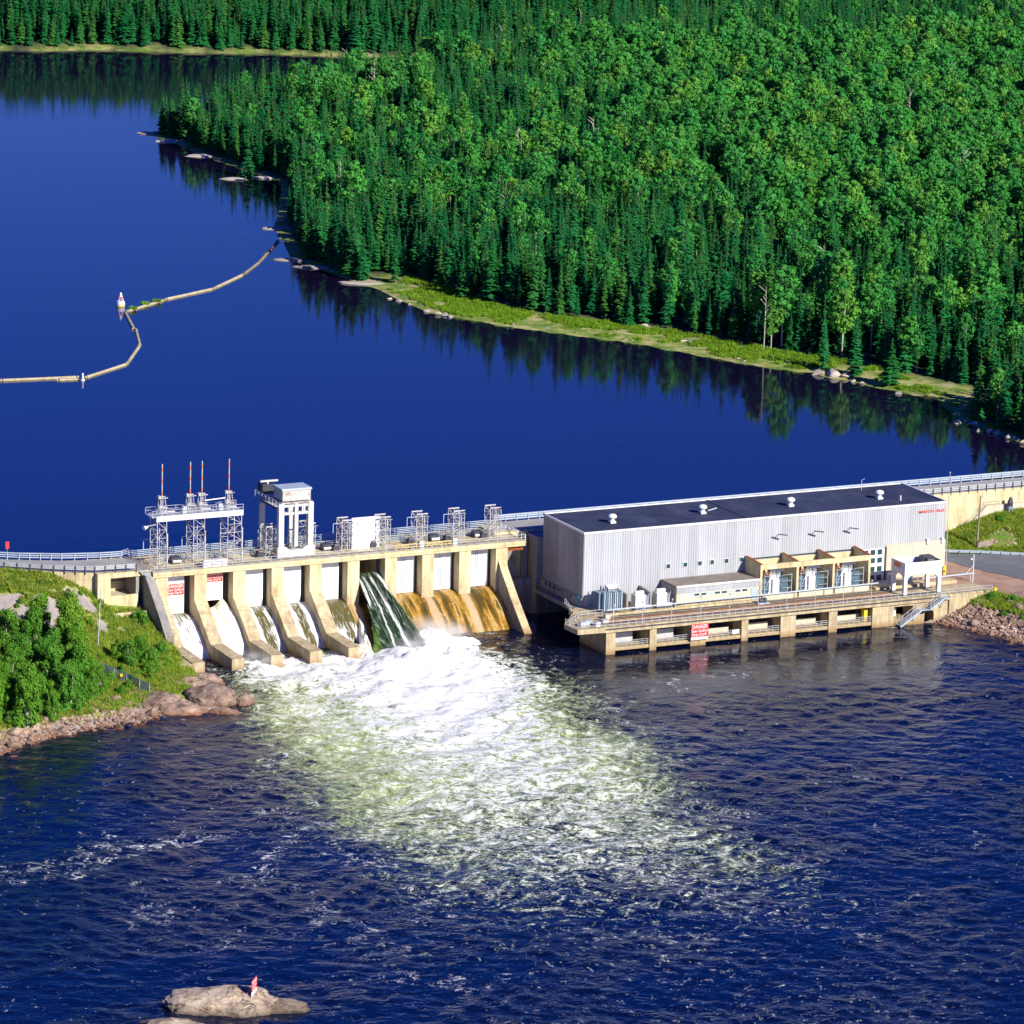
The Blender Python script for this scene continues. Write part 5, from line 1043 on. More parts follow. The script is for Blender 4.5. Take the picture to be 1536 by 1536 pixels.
for x, z in ((63.6, 2.9), (69.6, 4.84)):
    MB(L0).bar((x, -15.3, z), (x-.9, -15.0, z-2.0), .1).bar((x-1.6, -15.3, z-.4), (x-.9, -15.0, z-2.0), .1).bar((x, -15.3, z), (x-1.6, -15.3, z-.4), .1).build('bracket', 'steel', sx)
t = thing('mast', 'thin tall mast standing at the right front corner of the powerhouse roof', 'mast', (78.6, .2, 4.5))
MB(t.location).tube([(78.6, .2, 4.4), (78.6, .2, 25.0)], [.11, .05], 8).build('mast_pole', 'steel', t); MB(t.location).dome((78.6, .2, 25), .12, .2, 6).build('mast_cap', 'white', t)
wpz = float(bankr_h(93.3, 12.8)); q0 = gp(1465, 823, wpz)
t = thing('utility_pole', 'tall brown wooden utility pole on the grass mound beside the road', 'pole', (q0[0], q0[1], wpz))
MB().tube([(0, 0, -.5), (.05, 0, 1.6)], [.24, .22], 10).build('pole_base', 'steel_dark', t); MB().tube([(.05, 0, 1.6), (.35, 0, 10.6)], [.21, .14], 10).build('pole', 'wood', t); MB().box(.1, .6, -.1, .1, 9.8, 10).build('crossarm', 'steel', t)
GR = [(p[0], p[1], float(bankr_h(p[0], p[1]))) for p in GRL]
railing('guard_rail', 'grey guard rail between the access road and the grass mound', GR, .75, (.85,), 2.0, .12, 'paleblue', True, 'wood', .14, plate=.55)
mb = []
FN = [(82.7, -18.0), (86.2, -31), (92.2, -49)]
railing('wire_fence', 'thin wire fence along the edge of the gravel yard above the rocks', [(x, y, float(bankr_h(x, y))) for x, y in FN], 1.2, (1, .6, .25), 2.4, .035, 'steel', True, 'steel', .08)
t = thing('yellow_post', 'squat yellow post at the corner of the gravel yard above the rocks', 'post', (81.0, -14.0, 4.4)); MB().box(-.3, .3, -.3, .3, 0, .9).build('post', 'yellow', t); MB().box(-.35, .35, -.35, .35, .9, 1.0).build('cap', 'yellow', t)
hx, hy = 105.3, 20.2; hz = float(bankr_h(hx, hy))
t = thing('hooded_stand', 'dark hooded equipment stand on pale blue legs against the right dam wall', 'equipment stand', (hx, hy, hz))
for x in (-.45, .45):
    for y in (-.4, .4): MB().bar((x, y, -.4), (x*.8, y*.8, 1.6), .14).build('leg', 'paleblue', t)
MB().box(-.5, .5, -.4, .4, .9, 1.6).build('motor', 'bluegrey', t); MB().tube([(0, 0, 1.6), (0, 0, 2.3), (.1, 0, 3.2), (.15, 0, 3.4)], [.55, .6, .3, .08], 8).build('hood', 'steel_dark', t)
railing('handrail', 'thin handrail following the stepped ledge on the right dam wall', [(95.6, 21.3, 7.7), (100.5, 21.3, 12.2), (104, 21.3, 12.2)], 1.0, (1, .5), 1.6, .06)
pt = [gp(x, y, 10.6)[:2] for x, y in [(1500, 768), (1545, 762), (1545, 785), (1512, 776)]]
mb = MB(); P4 = [Vector((*p, 0)) for p in pt]
mb.grid([[((P4[0].lerp(P4[1], i/8)).lerp(P4[3].lerp(P4[2], i/8), j/3).x, (P4[0].lerp(P4[1], i/8)).lerp(P4[3].lerp(P4[2], i/8), j/3).y, float(bankr_h((P4[0].lerp(P4[1], i/8)).lerp(P4[3].lerp(P4[2], i/8), j/3).x, (P4[0].lerp(P4[1], i/8)).lerp(P4[3].lerp(P4[2], i/8), j/3).y))+.12) for j in range(4)] for i in range(9)])
mb.build('service_path', 'asphalt', kind='structure', smooth=True)

# ------------------------------------------------------------------ trees
import bmesh
from mathutils import noise as mnoise
rr = random.Random(5)
def crown_spruce(H, rad, seed, base=.06, thin=1.0):
    q = random.Random(seed); mb = MB(); nw = int(H*1.9)
    for i in range(nw):
        t = base+(1-base)*(i+q.random()*.6)/nw; z = H*t
        rr_ = rad*(1-t)**.75*(.55+.45*min(1, t*5+.3))*q.uniform(.75, 1.15)+.10
        nb = max(4, int((6+7*(1-t))*thin)); a0 = q.random()*6.28
        for k in range(nb):
            a = a0+6.283*k/nb+q.uniform(-.25, .25); r = rr_*q.uniform(.6, 1.2); w = max(.14, r*q.uniform(.30, .46)); dr = r*q.uniform(.15, .5)
            c, s = math.cos(a), math.sin(a); zb = z+q.uniform(-.25, .25)
            def P(x, y, dz): return (c*x-s*y, s*x+c*y, zb+dz)
            mb.add([P(.02, 0, .10*r), P(r*.55, w, -dr*.75), P(r, 0, -dr), P(r*.55, -w, -dr*.75), P(r*.55, 0, -dr*.3)], [(0, 1, 4), (1, 2, 4), (2, 3, 4), (3, 0, 4)])
    mb.add([(.10, 0, H*.93), (-.05, .09, H*.93), (-.05, -.09, H*.93), (0, 0, H+.25)], [(0, 1, 3), (1, 2, 3), (2, 0, 3)])
    return mb
def leafball(mb, c, r, n, size, q, flat=.8):
    for _ in range(n):
        u = q.uniform(-1, 1); a = q.uniform(0, 6.283); k = math.sqrt(1-u*u); d = Vector((k*math.cos(a), k*math.sin(a), u)); p = Vector(c)+Vector((d.x*r, d.y*r, d.z*r*flat))*q.uniform(.55, 1.05)
        nrm = (d+Vector((q.uniform(-1, 1), q.uniform(-1, 1), q.uniform(-.4, 1.2)))*.42).normalized(); t = nrm.cross(Vector((q.uniform(-1, 1), q.uniform(-1, 1), q.uniform(-1, 1)))).normalized(); b_ = nrm.cross(t); s = size*q.uniform(.6, 1.35)
        mb.add([p-t*s*.6, p+b_*s*.42-t*s*.05, p+t*s*.6, p-b_*s*.42+t*s*.05], [(0, 1, 2, 3)])
def crown_birch(H, rad, seed, n=15, per=80, size=.50, low=.38):
    q = random.Random(seed); mb = MB(); br = []
    for i in range(n):
        t = low+(1-low)*(i+.5)/n; a = i*2.4+q.uniform(-.4, .4); env = rad*math.sin(min(1, max(.12, (t-low*.8)/(1.04-low*.8)))*math.pi)**.6
        d = env*q.uniform(.25, .72); c = (d*math.cos(a), d*math.sin(a), H*t*.97); r = max(.5, env*q.uniform(.45, .68)); leafball(mb, c, r, per, size, q); br.append(c)
    return mb, br
def trunk(H, r, br=(), lean=0, seed=0):
    mb = MB(); q = random.Random(seed); mb.tube([(0, 0, -.5), (lean*.2, 0, H*.35), (lean*.5, lean*.3, H*.7), (lean, lean*.4, H*.97)], [r, r*.8, r*.5, r*.12], 6)
    for c in br: mb.bar((lean*.4*c[2]/H, 0, c[2]*.72), c, max(.05, r*.35))
    return mb
SPR, BIR = [], []
kinds_s, kinds_b = bpy.data.collections.new('spruce_kinds'), bpy.data.collections.new('birch_kinds')
def proto(nm, tr, cr, bark, leaf, coll):
    a = tr.mesh('trunk', bark); c = cr.mesh('crown', leaf)
    j = MB(); j.add(tr.v, tr.f); j.cur = 1; j.add(cr.v, cr.f); o = bpy.data.objects.new(nm, j.mesh(nm, [bark, leaf])); coll.objects.link(o)
    return a, c
for i, (H_, r_) in enumerate([(12, 2.0), (13, 1.75), (11, 2.2), (12.5, 1.6), (10, 1.9)]): SPR.append((*proto('spruce_kind_%d' % i, trunk(H_, .17), crown_spruce(H_, r_, 100+i, .04+.05*(i % 3), [1, .9, 1.15, .85, 1][i]), 'bark', 'spruce', kinds_s), H_))
for i, (H_, r_) in enumerate([(12.5, 2.6), (13.5, 2.4), (11.5, 2.8), (13, 2.5), (10.5, 2.3)]):
    cb, bb = crown_birch(H_, r_, 200+i, low=[.38, .5, .34, .45, .3][i]); BIR.append((*proto('birch_kind_%d' % i, trunk(H_, .16, bb[::2], .3*(i-2), i), cb, 'birchbark', 'birch', kinds_b), H_))
# where the trees stand
sp = 3.15; gx, gy_ = np.meshgrid(np.arange(60, 640, sp), np.arange(30, 1050, sp), indexing='ij')
gx = (gx+RNG.uniform(-.48, .48, gx.shape)*sp).ravel(); gy_ = (gy_+RNG.uniform(-.48, .48, gy_.shape)*sp).ravel()
ok = in_poly(gx, gy_, POINT) | in_poly(gx, gy_, FARP); gx, gy_ = gx[ok], gy_[ok]
dsh = np.minimum(dist_line(gx, gy_, SHORE_R+[(2500, 27)]), np.minimum(dist_line(gx, gy_, FAR), dist_line(gx, gy_, BACK+[SHORE[0]])))
bk_ = bank(gx, gy_); z_ = forest_h(gx, gy_); px = project(np.stack([gx, gy_, z_], -1))
ok = (dsh > 2.2) & (bk_ < .25+.2*RNG.random(gx.shape)) & (px[:, 0] > -130) & (px[:, 0] < 1666) & (px[:, 1] > -130) & (px[:, 1] < 760)
gx, gy_, z_, px, dsh = gx[ok], gy_[ok], z_[ok], px[ok], dsh[ok]
far = in_poly(gx, gy_, FARP)
nb_ = fbm(gx/38, gy_/38, 4, 77); u_, w_ = px[:, 0], px[:, 1]
pb = .16+.62*sstep(.42, .54, nb_)*sstep(380, 620, u_)
pb = np.maximum(pb*.55, sstep(860, 1080, u_+.9*(280-w_)+90*(nb_-.47)*6)*(1-sstep(300, 450, w_-.12*(u_-1100)))*(.90-.5*sstep(.56, .64, nb_)))
pb = np.where((u_ < 640) & (w_ > 75) & (w_ < 190) & (u_ > 430), np.maximum(pb, .55), pb); pb = pb*np.clip(.06+sstep(78, 108, w_-18*(nb_-.47)*4), 0, 1); pb = np.where(dsh < 34, pb*.30, pb); pb = np.where(dsh < 14, .05+.10*sstep(.45, .55, nb_), pb); pb = np.where(far, .03, pb)
clear = (vnoise(gx/7, gy_/7, 91) > .82) & (dsh > 20)
isb = RNG.random(gx.shape) < pb; isb &= ~(far & (dsh < 45)); keepm = (RNG.random(gx.shape) < np.where(isb, .74, .86)) & ~clear
big = np.array([(530, 414, 1.18, 1.3), (545, 418, 1.0, 1.2), (700, 449, .95, 1.5), (592, 424, .95, 1.1), (968, 486, 1.05, 1.25), (1043, 500, 1.05, 1.2), (1282, 562, 1.05, 1.2), (1336, 577, 1.0, 1.35), (1235, 555, .95, 1.1), (372, 262, 1.1, 1.2), (460, 372, 1.1, 1.1), (246, 196, .9, 1.0), (262, 199, 1.0, 1.0), (300, 221, 1.0, 1.0)])
dist = np.hypot(gx-CAM[0], gy_-CAM[1]); pick = RNG.integers(0, 5, gx.shape)
sc_ = np.clip(RNG.normal(.95, .21, gx.shape), .55, 1.4)*np.where(dsh < 45, 1.08, 1)*np.where(far, .98, 1); wid = RNG.uniform(.85, 1.2, gx.shape); rot = RNG.uniform(0, 6.28, gx.shape)
infr = (u_ > 0) & (u_ < 1536) & (w_ > -10)
def plant_tree(kind, nm, lab, cat, grp, x, y, z, s, w, r, k):
    tm, cm, H_ = kind[k]; t = thing(nm, lab, cat, (x, y, z), r, grp); t.scale = (s*w, s*w, s); inst(tm, 'trunk', t); inst(cm, 'crown', t); return t
def forest(isk, kind, nm, cat, coll, lab_front, lab_in, stuffname):
    idx = np.where(isk & keepm)[0]; vis = idx[infr[idx]]; near = vis[np.argsort(dist[vis]-np.where(dsh[vis] < 8, 30, 0))][:286 if nm == 'spruce_tree' else 296]
    for i in near:
        fr_ = dsh[i] < 24
        plant_tree(kind, nm, lab_front if fr_ else lab_in, cat, (lab_front if fr_ else lab_in)[:60], gx[i], gy_[i], z_[i]-.1, sc_[i], wid[i], rot[i], pick[i])
    rest = np.setdiff1d(idx, near); me = bpy.data.meshes.new(stuffname); me.from_pydata(np.stack([gx[rest], gy_[rest], z_[rest]-.1], -1).tolist(), [], [])
    scatter(stuffname, me, coll, pick[rest], rot[rest], np.stack([sc_[rest]*wid[rest], sc_[rest]*wid[rest], sc_[rest]], -1))
def scatter(nm, me, coll, idx, rot, scl):
    a = me.attributes.new('kind_index', 'INT', 'POINT'); a.data.foreach_set('value', np.asarray(idx, np.int32))
    a = me.attributes.new('spin', 'FLOAT_VECTOR', 'POINT'); a.data.foreach_set('vector', np.stack([0*rot, 0*rot, rot], -1).astype(np.float32).ravel())
    a = me.attributes.new('size', 'FLOAT_VECTOR', 'POINT'); a.data.foreach_set('vector', np.asarray(scl, np.float32).ravel())
    o = bpy.data.objects.new(nm, me); COL.objects.link(o); o['kind'] = 'stuff'
    ng = bpy.data.node_groups.new(nm, 'GeometryNodeTree'); ng.interface.new_socket('Geometry', in_out='INPUT', socket_type='NodeSocketGeometry'); ng.interface.new_socket('Geometry', in_out='OUTPUT', socket_type='NodeSocketGeometry')
    N = ng.nodes.new; gi, go = N('NodeGroupInput'), N('NodeGroupOutput'); ci = N('GeometryNodeCollectionInfo'); ci.inputs['Collection'].default_value = coll; ci.inputs['Separate Children'].default_value = True; ci.inputs['Reset Children'].default_value = True
    ip = N('GeometryNodeInstanceOnPoints'); ip.inputs['Pick Instance'].default_value = True
    def na(n, t):
        q = N('GeometryNodeInputNamedAttribute'); q.data_type = t; q.inputs['Name'].default_value = n; return q.outputs['Attribute']
    L = ng.links.new; L(gi.outputs[0], ip.inputs['Points']); L(ci.outputs[0], ip.inputs['Instance']); L(na('kind_index', 'INT'), ip.inputs['Instance Index']); L(na('spin', 'FLOAT_VECTOR'), ip.inputs['Rotation']); L(na('size', 'FLOAT_VECTOR'), ip.inputs['Scale']); L(ip.outputs[0], go.inputs[0])
    md = o.modifiers.new('scatter', 'NODES'); md.node_group = ng; return o
forest(~isb, SPR, 'spruce_tree', 'spruce', kinds_s, 'dark green spruce in the front rows of the forest along the reservoir shore', 'dark green spruce inside the forest, behind the front rows along the shore', 'spruce_forest')
forest(isb, BIR, 'birch_tree', 'birch', kinds_b, 'light green leafy birch among the front rows of trees along the reservoir shore', 'light green leafy birch inside the forest, behind the front rows along the shore', 'birch_forest')
BL = ['tall broad spruce beside the long pale rock shelf where the grassy shore begins', 'spruce close to the right of the tall broad one by the pale rock shelf', 'broad pyramid shaped spruce on the grassy shore where the grass is widest', 'slim spruce between the white rock ledge and the widest grass', 'full spruce at the back edge of the narrow middle part of the grassy shore', 'spruce at the edge of the grass where the shore begins to narrow', 'full spruce directly behind the two big shore boulders', 'wide spruce right of the two big shore boulders', 'spruce just left of the two big shore boulders',
      'lone spruce on the small sunlit rock point in the reservoir', 'tall spruce near where the log boom meets the shore', 'outermost spruce at the tip of the wooded point', 'second spruce from the tip of the wooded point', 'third spruce from the tip of the wooded point, by dark rocks']
for (x, y, s, w), lb in zip(big, BL):
    g = gp(x, y, ZR+.6); plant_tree(SPR, 'spruce_tree', lb, 'spruce', 'spruces that stand out along the shore', g[0], g[1], float(forest_h(g[0], g[1]))-.1, s, w, rr.random()*6, [2, 0, 2, 1, 0, 2, 0, 2, 1, 0, 1, 4, 0, 3][list(BL).index(lb)])
# bare dead trunks
def dead_tree(H_, seed):
    q = random.Random(seed); mb = MB(); mb.tube([(0, 0, -.5), (.1, 0, H_*.5), (.3*(q.random()-.5), .1, H_)], [.13, .10, .04], 6); t = MB()
    for i in range(7):
        z = H_*(.5+.07*i); a = q.random()*6.28; l = q.uniform(.8, 2.0); t.bar((0, 0, z), (l*math.cos(a), l*math.sin(a), z+l*.8), .10)
    return mb, t
DEAD = [(560, 178, 12, 'tall bare white dead tree with forked top above the leafy trees at left'), (1183, 350, 11, 'pair mate of bare white trunks low in the leafy forest, left one'), (1146, 505, 12, 'slim bare white trunk standing by the grassy shore'), (888, 270, 11, ''), (775, 290, 12, ''), (750, 90, 12, ''), (1140, 185, 12, ''), (1360, 250, 12, ''), (1278, 300, 12, ''), (1232, 470, 12, ''), (1440, 350, 12, ''), (757, 365, 11, ''), (510, 300, 11, ''), (520, 110, 11, ''), (870, 80, 14, '')]
for i, (x, y, H_, lb) in enumerate(DEAD):
    if i in (1,): lb = ''
    g = gp(x, y+8, ZR+3); t = thing('dead_tree', lb or 'bare white dead trunk standing among green trees in the forest', 'dead tree', (g[0], g[1], float(forest_h(g[0], g[1]))), 0, None if lb else 'bare dead trunks inside the forest'); a, c = dead_tree(H_+3, i); a.build('trunk', 'birchbark', t); c.build('branch', 'birchbark', t)

# ------------------------------------------------------------------ ground hits, rocks
def hull_rock(seed, n=15):
    q = random.Random(seed); bm = bmesh.new()
    for _ in range(n):
        v = Vector((q.gauss(0, 1), q.gauss(0, 1), q.gauss(0, 1))).normalized()*q.uniform(.75, 1.0); bm.verts.new((v.x, v.y, v.z*.78))
    r = bmesh.ops.convex_hull(bm, input=bm.verts); bmesh.ops.delete(bm, geom=[v for v in bm.verts if not v.link_faces], context='VERTS'); bmesh.ops.recalc_face_normals(bm, faces=bm.faces)
    return bm
def rock_mesh(seed, m, nm='riprap_boulder'):
    bm = hull_rock(seed); bmesh.ops.bevel(bm, geom=bm.edges[:], offset=.07, segments=1, affect='EDGES'); me = bpy.data.meshes.new(nm); bm.to_mesh(me); bm.free(); me.materials.append(MT[m]); return me
RK = [rock_mesh(i, 'rock') for i in range(10)]
def riprap(pts, lab, grp):
    for x, y, z, s in pts:
        o = inst(RK[rr.randrange(10)], 'riprap_boulder', None, (x, y, z), rr.random()*6.28, (s*rr.uniform(.8, 1.3), s*rr.uniform(.8, 1.2), s*rr.uniform(.7, 1.0))); o.rotation_euler = (rr.uniform(-.4, .4), rr.uniform(-.4, .4), rr.random()*6.28); tag(o, lab, 'boulder', grp)
def scatter_rocks(x0, x1, y0, y1, hf, za, zb, n, smin, smax, cond=None):
    out = []; t = 0
    while len(out) < n and t < 60000:
        t += 1; x, y = rr.uniform(x0, x1), rr.uniform(y0, y1)
        if cond and not cond(x, y): continue
        z = float(hf(np.array([x]), np.array([y]))[0]) if True else 0
        if za < z < zb:
            s = smin+(smax-smin)*rr.random()**2.6
            if all((x-a)**2+(y-b)**2 > (.75*(s+c))**2 for a, b, _, c in out): out.append((x, y, z+s*.12, s))
    return out
lb_ = sorted(scatter_rocks(-134, -88, -42, -14, emb_h, -.6, 2.0, 420, .38, 2.0, lambda x, y: y < -14), key=lambda p: -p[3])
rb_ = sorted(scatter_rocks(66, 92, -46, -13.5, lambda X, Y: bankr_h(X, Y), -.7, 4.3, 420, .36, 1.6, lambda x, y: y < np.interp(x, [66, 77, 80.5, 82, 86], [-15.6, -15.4, -15.8, -18.5, -31])), key=lambda p: -p[3])
mb_ = [(x, y, z, s) for x, y, z, s in scatter_rocks(96, 104, 8, 19, lambda X, Y: bankr_h(X, Y), 6.6, 9.6, 30, .25, .75, lambda x, y: ((x-99.5)/3.2)**2+((y-12.6)/3.6)**2 < 1)]
riprap(lb_[:135], 'pinkish angular boulder of the rocky river edge below the left thicket', 'boulders of the left river edge'); riprap(rb_[:135], 'pinkish angular boulder of the riprap slope below the gravel yard on the right', 'boulders of the right riprap slope'); riprap(mb_[:26], 'pinkish loose boulder in the rubble patch on the grass mound', 'boulders in the rubble patch on the mound')
mb = MB()
hp = []
for i in range(6):
    bm = hull_rock(40+i, 11); bm.verts.index_update(); hp.append(([v.co.copy() for v in bm.verts], [[v.index for v in f.verts] for f in bm.faces])); bm.free()
more = [(x, y, z, s*.8) for x, y, z, s in lb_[135:]+rb_[135:]]
for x0, x1, y0, y1, hf, za, zb, cond in ((-134, -88, -42, -14, emb_h, -.5, 2.3, lambda x, y: True), (66, 92, -46, -13.5, lambda X, Y: bankr_h(X, Y), -.6, 4.2, lambda x, y: y < np.interp(x, [66, 77, 80.5, 82, 86], [-15.4, -15, -15.2, -18.2, -31]))):
    for _ in range(5200):
        x, y = rr.uniform(x0, x1), rr.uniform(y0, y1)
        if not cond(x, y): continue
        more.append((x, y, None, rr.uniform(.18, .5), hf, za, zb))
xs_ = {}
for p in more:
    if p[2] is None:
        z = float(p[4](np.array([p[0]]), np.array([p[1]]))[0]) if False else None
    vs_, fs_ = hp[rr.randrange(6)]
    if p[2] is None: xs_.setdefault(id(p[4]), (p[4], []))[1].append(p); continue
    a = rr.random()*6.28; c, s = math.cos(a), math.sin(a); mb.add([(p[0]+(v.x*c-v.y*s)*p[3], p[1]+(v.x*s+v.y*c)*p[3], p[2]+v.z*p[3]) for v in vs_], fs_)
for hf_, ps in xs_.values():
    zz = hf_(np.array([p[0] for p in ps]), np.array([p[1] for p in ps]))
    for p, z in zip(ps, zz):
        if not p[5] < z < p[6]: continue
        vs_, fs_ = hp[rr.randrange(6)]; a = rr.random()*6.28; c, s = math.cos(a), math.sin(a); mb.add([(p[0]+(v.x*c-v.y*s)*p[3], p[1]+(v.x*s+v.y*c)*p[3], float(z)+v.z*p[3]+.05) for v in vs_], fs_)
mb.build('riprap_rubble', 'rock', kind='stuff')
def big_rock(nm, lab, c, sx, sy, sz, rz, seed, m='rockpale', sub=5, cat='rock', rough=.16, fr=.5):
    bm = bmesh.new(); bmesh.ops.create_icosphere(bm, subdivisions=sub, radius=1)
    for v in bm.verts:
        p = v.co.copy(); n1 = mnoise.fractal(p*1.1+Vector((seed*3.1, 0, 0)), 1, 2, 3); n2 = mnoise.fractal(p*3.2+Vector((0, seed*1.7, 0)), .9, 2.1, 4); ck = abs(mnoise.noise(p*2.0+Vector((seed, seed, 0))))
        v.co = p*(1+rough*n1*1.6+rough*.45*n2-.10*max(0, .07-ck)/.07*fr)
        if v.co.z > 0: v.co.z = v.co.z**.85 if v.co.z < 1 else v.co.z
    me = bpy.data.meshes.new(nm); bm.to_mesh(me); bm.free(); me.materials.append(MT[m]); me.polygons.foreach_set('use_smooth', [True]*len(me.polygons))
    o = inst(me, nm, None, c, rz, (sx, sy, sz)); tag(o, lab, cat); return o
AR = math.atan2(-.444, .896)                                  # across the line of sight
def at(px_, py_, z): g = gp(px_, py_, z); return (g[0], g[1], z)
big_rock('bedrock_slab', 'largest rounded pink bedrock hump at the foot of the first pier, nearest the foam', at(318, 1050, .2), 4.6, 4.4, 2.7, AR+.2, 1, 'rock', rough=.13)
big_rock('bedrock_slab', 'low brown wet bedrock slab at the waterline below the largest hump', at(272, 1068, -.2), 4.6, 3.0, 1.6, AR, 2, 'rock', rough=.12)
big_rock('bedrock_slab', 'pale bedrock slab touching the toe of the first pier', at(266, 1030, .4), 4.0, 5.0, 2.0, AR+.5, 3, 'rock', rough=.14)
big_rock('bedrock_slab', 'dark brown outermost bedrock block, standing in the foam', at(364, 1056, -.1), 2.1, 2.0, 1.7, AR, 4, 'rock', rough=.2)
big_rock('bedrock_slab', 'dark bedrock ledge behind the largest pink hump', at(302, 1022, .3), 3.6, 2.6, 1.3, AR, 5, 'rock', rough=.18)
big_rock('bedrock_slab', 'grey pink bedrock slab at the end of the chain link fence', at(236, 1056, .5), 3.6, 3.6, 1.7, AR-.3, 6, 'rock', rough=.15)
big_rock('bedrock_slab', 'small wet bedrock lump in front of the outermost block', at(335, 1070, -.3), 2.6, 1.6, 1.0, AR, 16, 'rock', rough=.2)
big_rock('rock_island', 'large smooth pale granite rock island carrying the red sign in the foreground', at(330, 1510, -.3), 8.4, 5.6, 2.7, AR, 7, sub=6, rough=.13)
big_rock('rock_island', 'low wedge of pale granite at the right tip of the foreground island', at(415, 1513, -.2), 4.6, 2.6, 1.2, AR-.06, 8, rough=.10)
big_rock('rock_island', 'rounded pale rock cut by the bottom edge, in front of the island', at(262, 1548, -.3), 4.6, 3.0, 1.9, AR, 9, rough=.10)
big_rock('rock_island', 'small low rock at the left of the rounded rock by the bottom edge', at(228, 1537, -.3), 1.8, 1.2, .6, AR, 10, rough=.12)
q0 = at(381, 1494, 1.5); t = thing('rock_sign', 'red and white warning sign propped on the foreground rock island', 'sign', q0, math.atan2(.78, .62))
MB().box(-1.35, 1.35, -.04, .04, .95, 2.6).build('sign_board', 'red', t); MB().box(-1.35, 1.35, -.04, .04, .2, .945).build('white_strip', 'white', t)
me = text_mesh('lettering', [('DANGER', .62, 0, 2.02), ('Dam Outflow', .40, 0, 1.52), ('Keep Out', .40, -.2, 1.06)], 'white'); o = inst(me, 'lettering', t, (0, -.055, 0)); o.scale = (.92, 1, 1)
mb = MB()
for x in (-.9, .9): mb.bar((x, .06, -1.2), (x, .06, 2.4), .1); mb.bar((x, .06, 1.8), (x, 1.6, -.9), .08)
mb.build('sign_post', 'wood', t)
# stones along the far shore
SS = [(1225, 561, 1.9), (1253, 563, 2.6), (1268, 566, 1.6), (1347, 591, 1.2), (1280, 572, .8), (1292, 575, .7), (1438, 634, 1.4), (1460, 638, 1.5), (1470, 646, 1.0), (1486, 648, 1.6), (1499, 651, 1.3), (1512, 656, 1.5), (1523, 660, 1.2), (1532, 664, 1.4), (1452, 630, .8), (600, 451, 1.0), (615, 456, .8), (640, 467, 1.1), (655, 471, 1.4), (668, 473, 1.2), (676, 475, .9), (584, 448, .7),
      (905, 485, .9), (965, 496, 1.4), (975, 499, 1.0), (870, 490, .6), (1026, 516, .9), (1033, 517, 1.0), (1107, 540, .8), (1117, 543, .7), (850, 488, .6), (820, 494, .7), (770, 488, .6), (937, 510, .6), (948, 512, .6)]
SM = [rock_mesh(60+i, 'shorerock', 'shore_stone') for i in range(5)]
for i, (x, y, s) in enumerate(SS):
    g = gp(x, y, ZR+.1); lb = {0: 'left one of the two big boulders on the grassy shore', 1: 'right and larger one of the two big boulders on the grassy shore', 3: 'lone white boulder at the narrow end of the grassy shore'}.get(i) or ('pale stone in the heap of stones in the shaded bay at the right shore' if 6 <= i <= 14 else 'pale stone lying at the edge of the grassy shore')
    o = inst(SM[i % 5], 'shore_stone', None, (g[0], g[1], max(ZR, float(forest_h(g[0], g[1])))+.05), rr.random()*6, (s*1.3, s, s*.75)); tag(o, lb, 'stone', None if i in (0, 1, 3) else lb[:40])
for i, (x, y, sx_, lab) in enumerate([(228, 202, 5, 'flat grey ledge at the very tip of the wooded point'), (258, 214, 5, 'flat grey ledge on the shaded shore just inside the tip of the point'), (305, 236, 6, 'long flat ledge below the tall spruces of the point'), (352, 270, 4.5, 'sunlit rock ledge sticking out into the reservoir below the lone spruce'), (420, 345, 5, 'flat ledge where the log boom meets the shore'), (440, 392, 5, 'white ledge just below the end of the log boom'), (475, 403, 6, 'long pale ledge left of the tall broad spruce'), (545, 427, 7, 'long pale rock shelf at the start of the grassy shore'), (395, 268, 4, 'low grassy ledge behind the sunlit rock ledge')]):
    big_rock('shore_ledge', lab, at(x, y, ZR-.2), sx_, 1.8, .75, AR-.15, 30+i, 'shorerock', 3, 'rock ledge', .2)

# ------------------------------------------------------------------ log boom, buoy
BOOM = [((-70, 575), (-2, 571)), ((0, 571), (118, 566)), ((85, 570.5), (121, 569)), ((127, 567), (190, 546.5)), ((191, 545), (209, 519)), ((209.5, 517.5), (203.5, 494)), ((200.5, 493.5), (188, 469.5)), ((190, 467.5), (246, 450.5)), ((247.5, 449.5), (320, 433.5)), ((321.5, 432.5), (364, 412.5)), ((365.5, 411.5), (389, 393.5)), ((390.5, 391.5), (400, 380.5)), ((401.5, 379.5), (417, 362))]
BLB = ['', 'long pale boom log running in from the left edge to the white post', 'short boom log lying beside the long one left of the white post', 'boom log rising to the right from the white post', 'short boom log leaning up to the outer bend of the boom', 'boom log above the outer bend, below the loose joint', 'grey boom log just below the corner by the white buoy', 'weed covered boom log starting at the corner by the white buoy', 'long brown boom log right of the weed covered one', 'pale boom log in the middle of the upper boom', 'boom log third from the wooded shore', 'short boom log second from the wooded shore', 'dark boom log touching the shaded wooded shore']
for i, ((a, b2), lb) in enumerate(zip(BOOM, BLB)):
    if i == 0: continue
    p, q2 = Vector(at(*a, ZR+.1)), Vector(at(*b2, ZR+.1)); t = thing('boom_log', lb, 'boom log', p, 0, 'logs of the floating boom')
    MB(p).tube([p, p.lerp(q2, .5), q2], [.40, .36, .39] if i != 2 else [.28]*3, 10).build('log', 'log' if i < 10 else 'wood', t)
    mb = MB(p); d = (q2-p).normalized()
    for e in (p+d*.5, q2-d*.5): mb.tube([e-d*.12, e+d*.12], .44, 10)
    mb.build('iron_band', 'steel_dark', t)
q2 = Vector(at(181, 459, ZR)); t = thing('buoy', 'white buoy with a small frame on top, floating at the corner of the boom', 'buoy', q2)
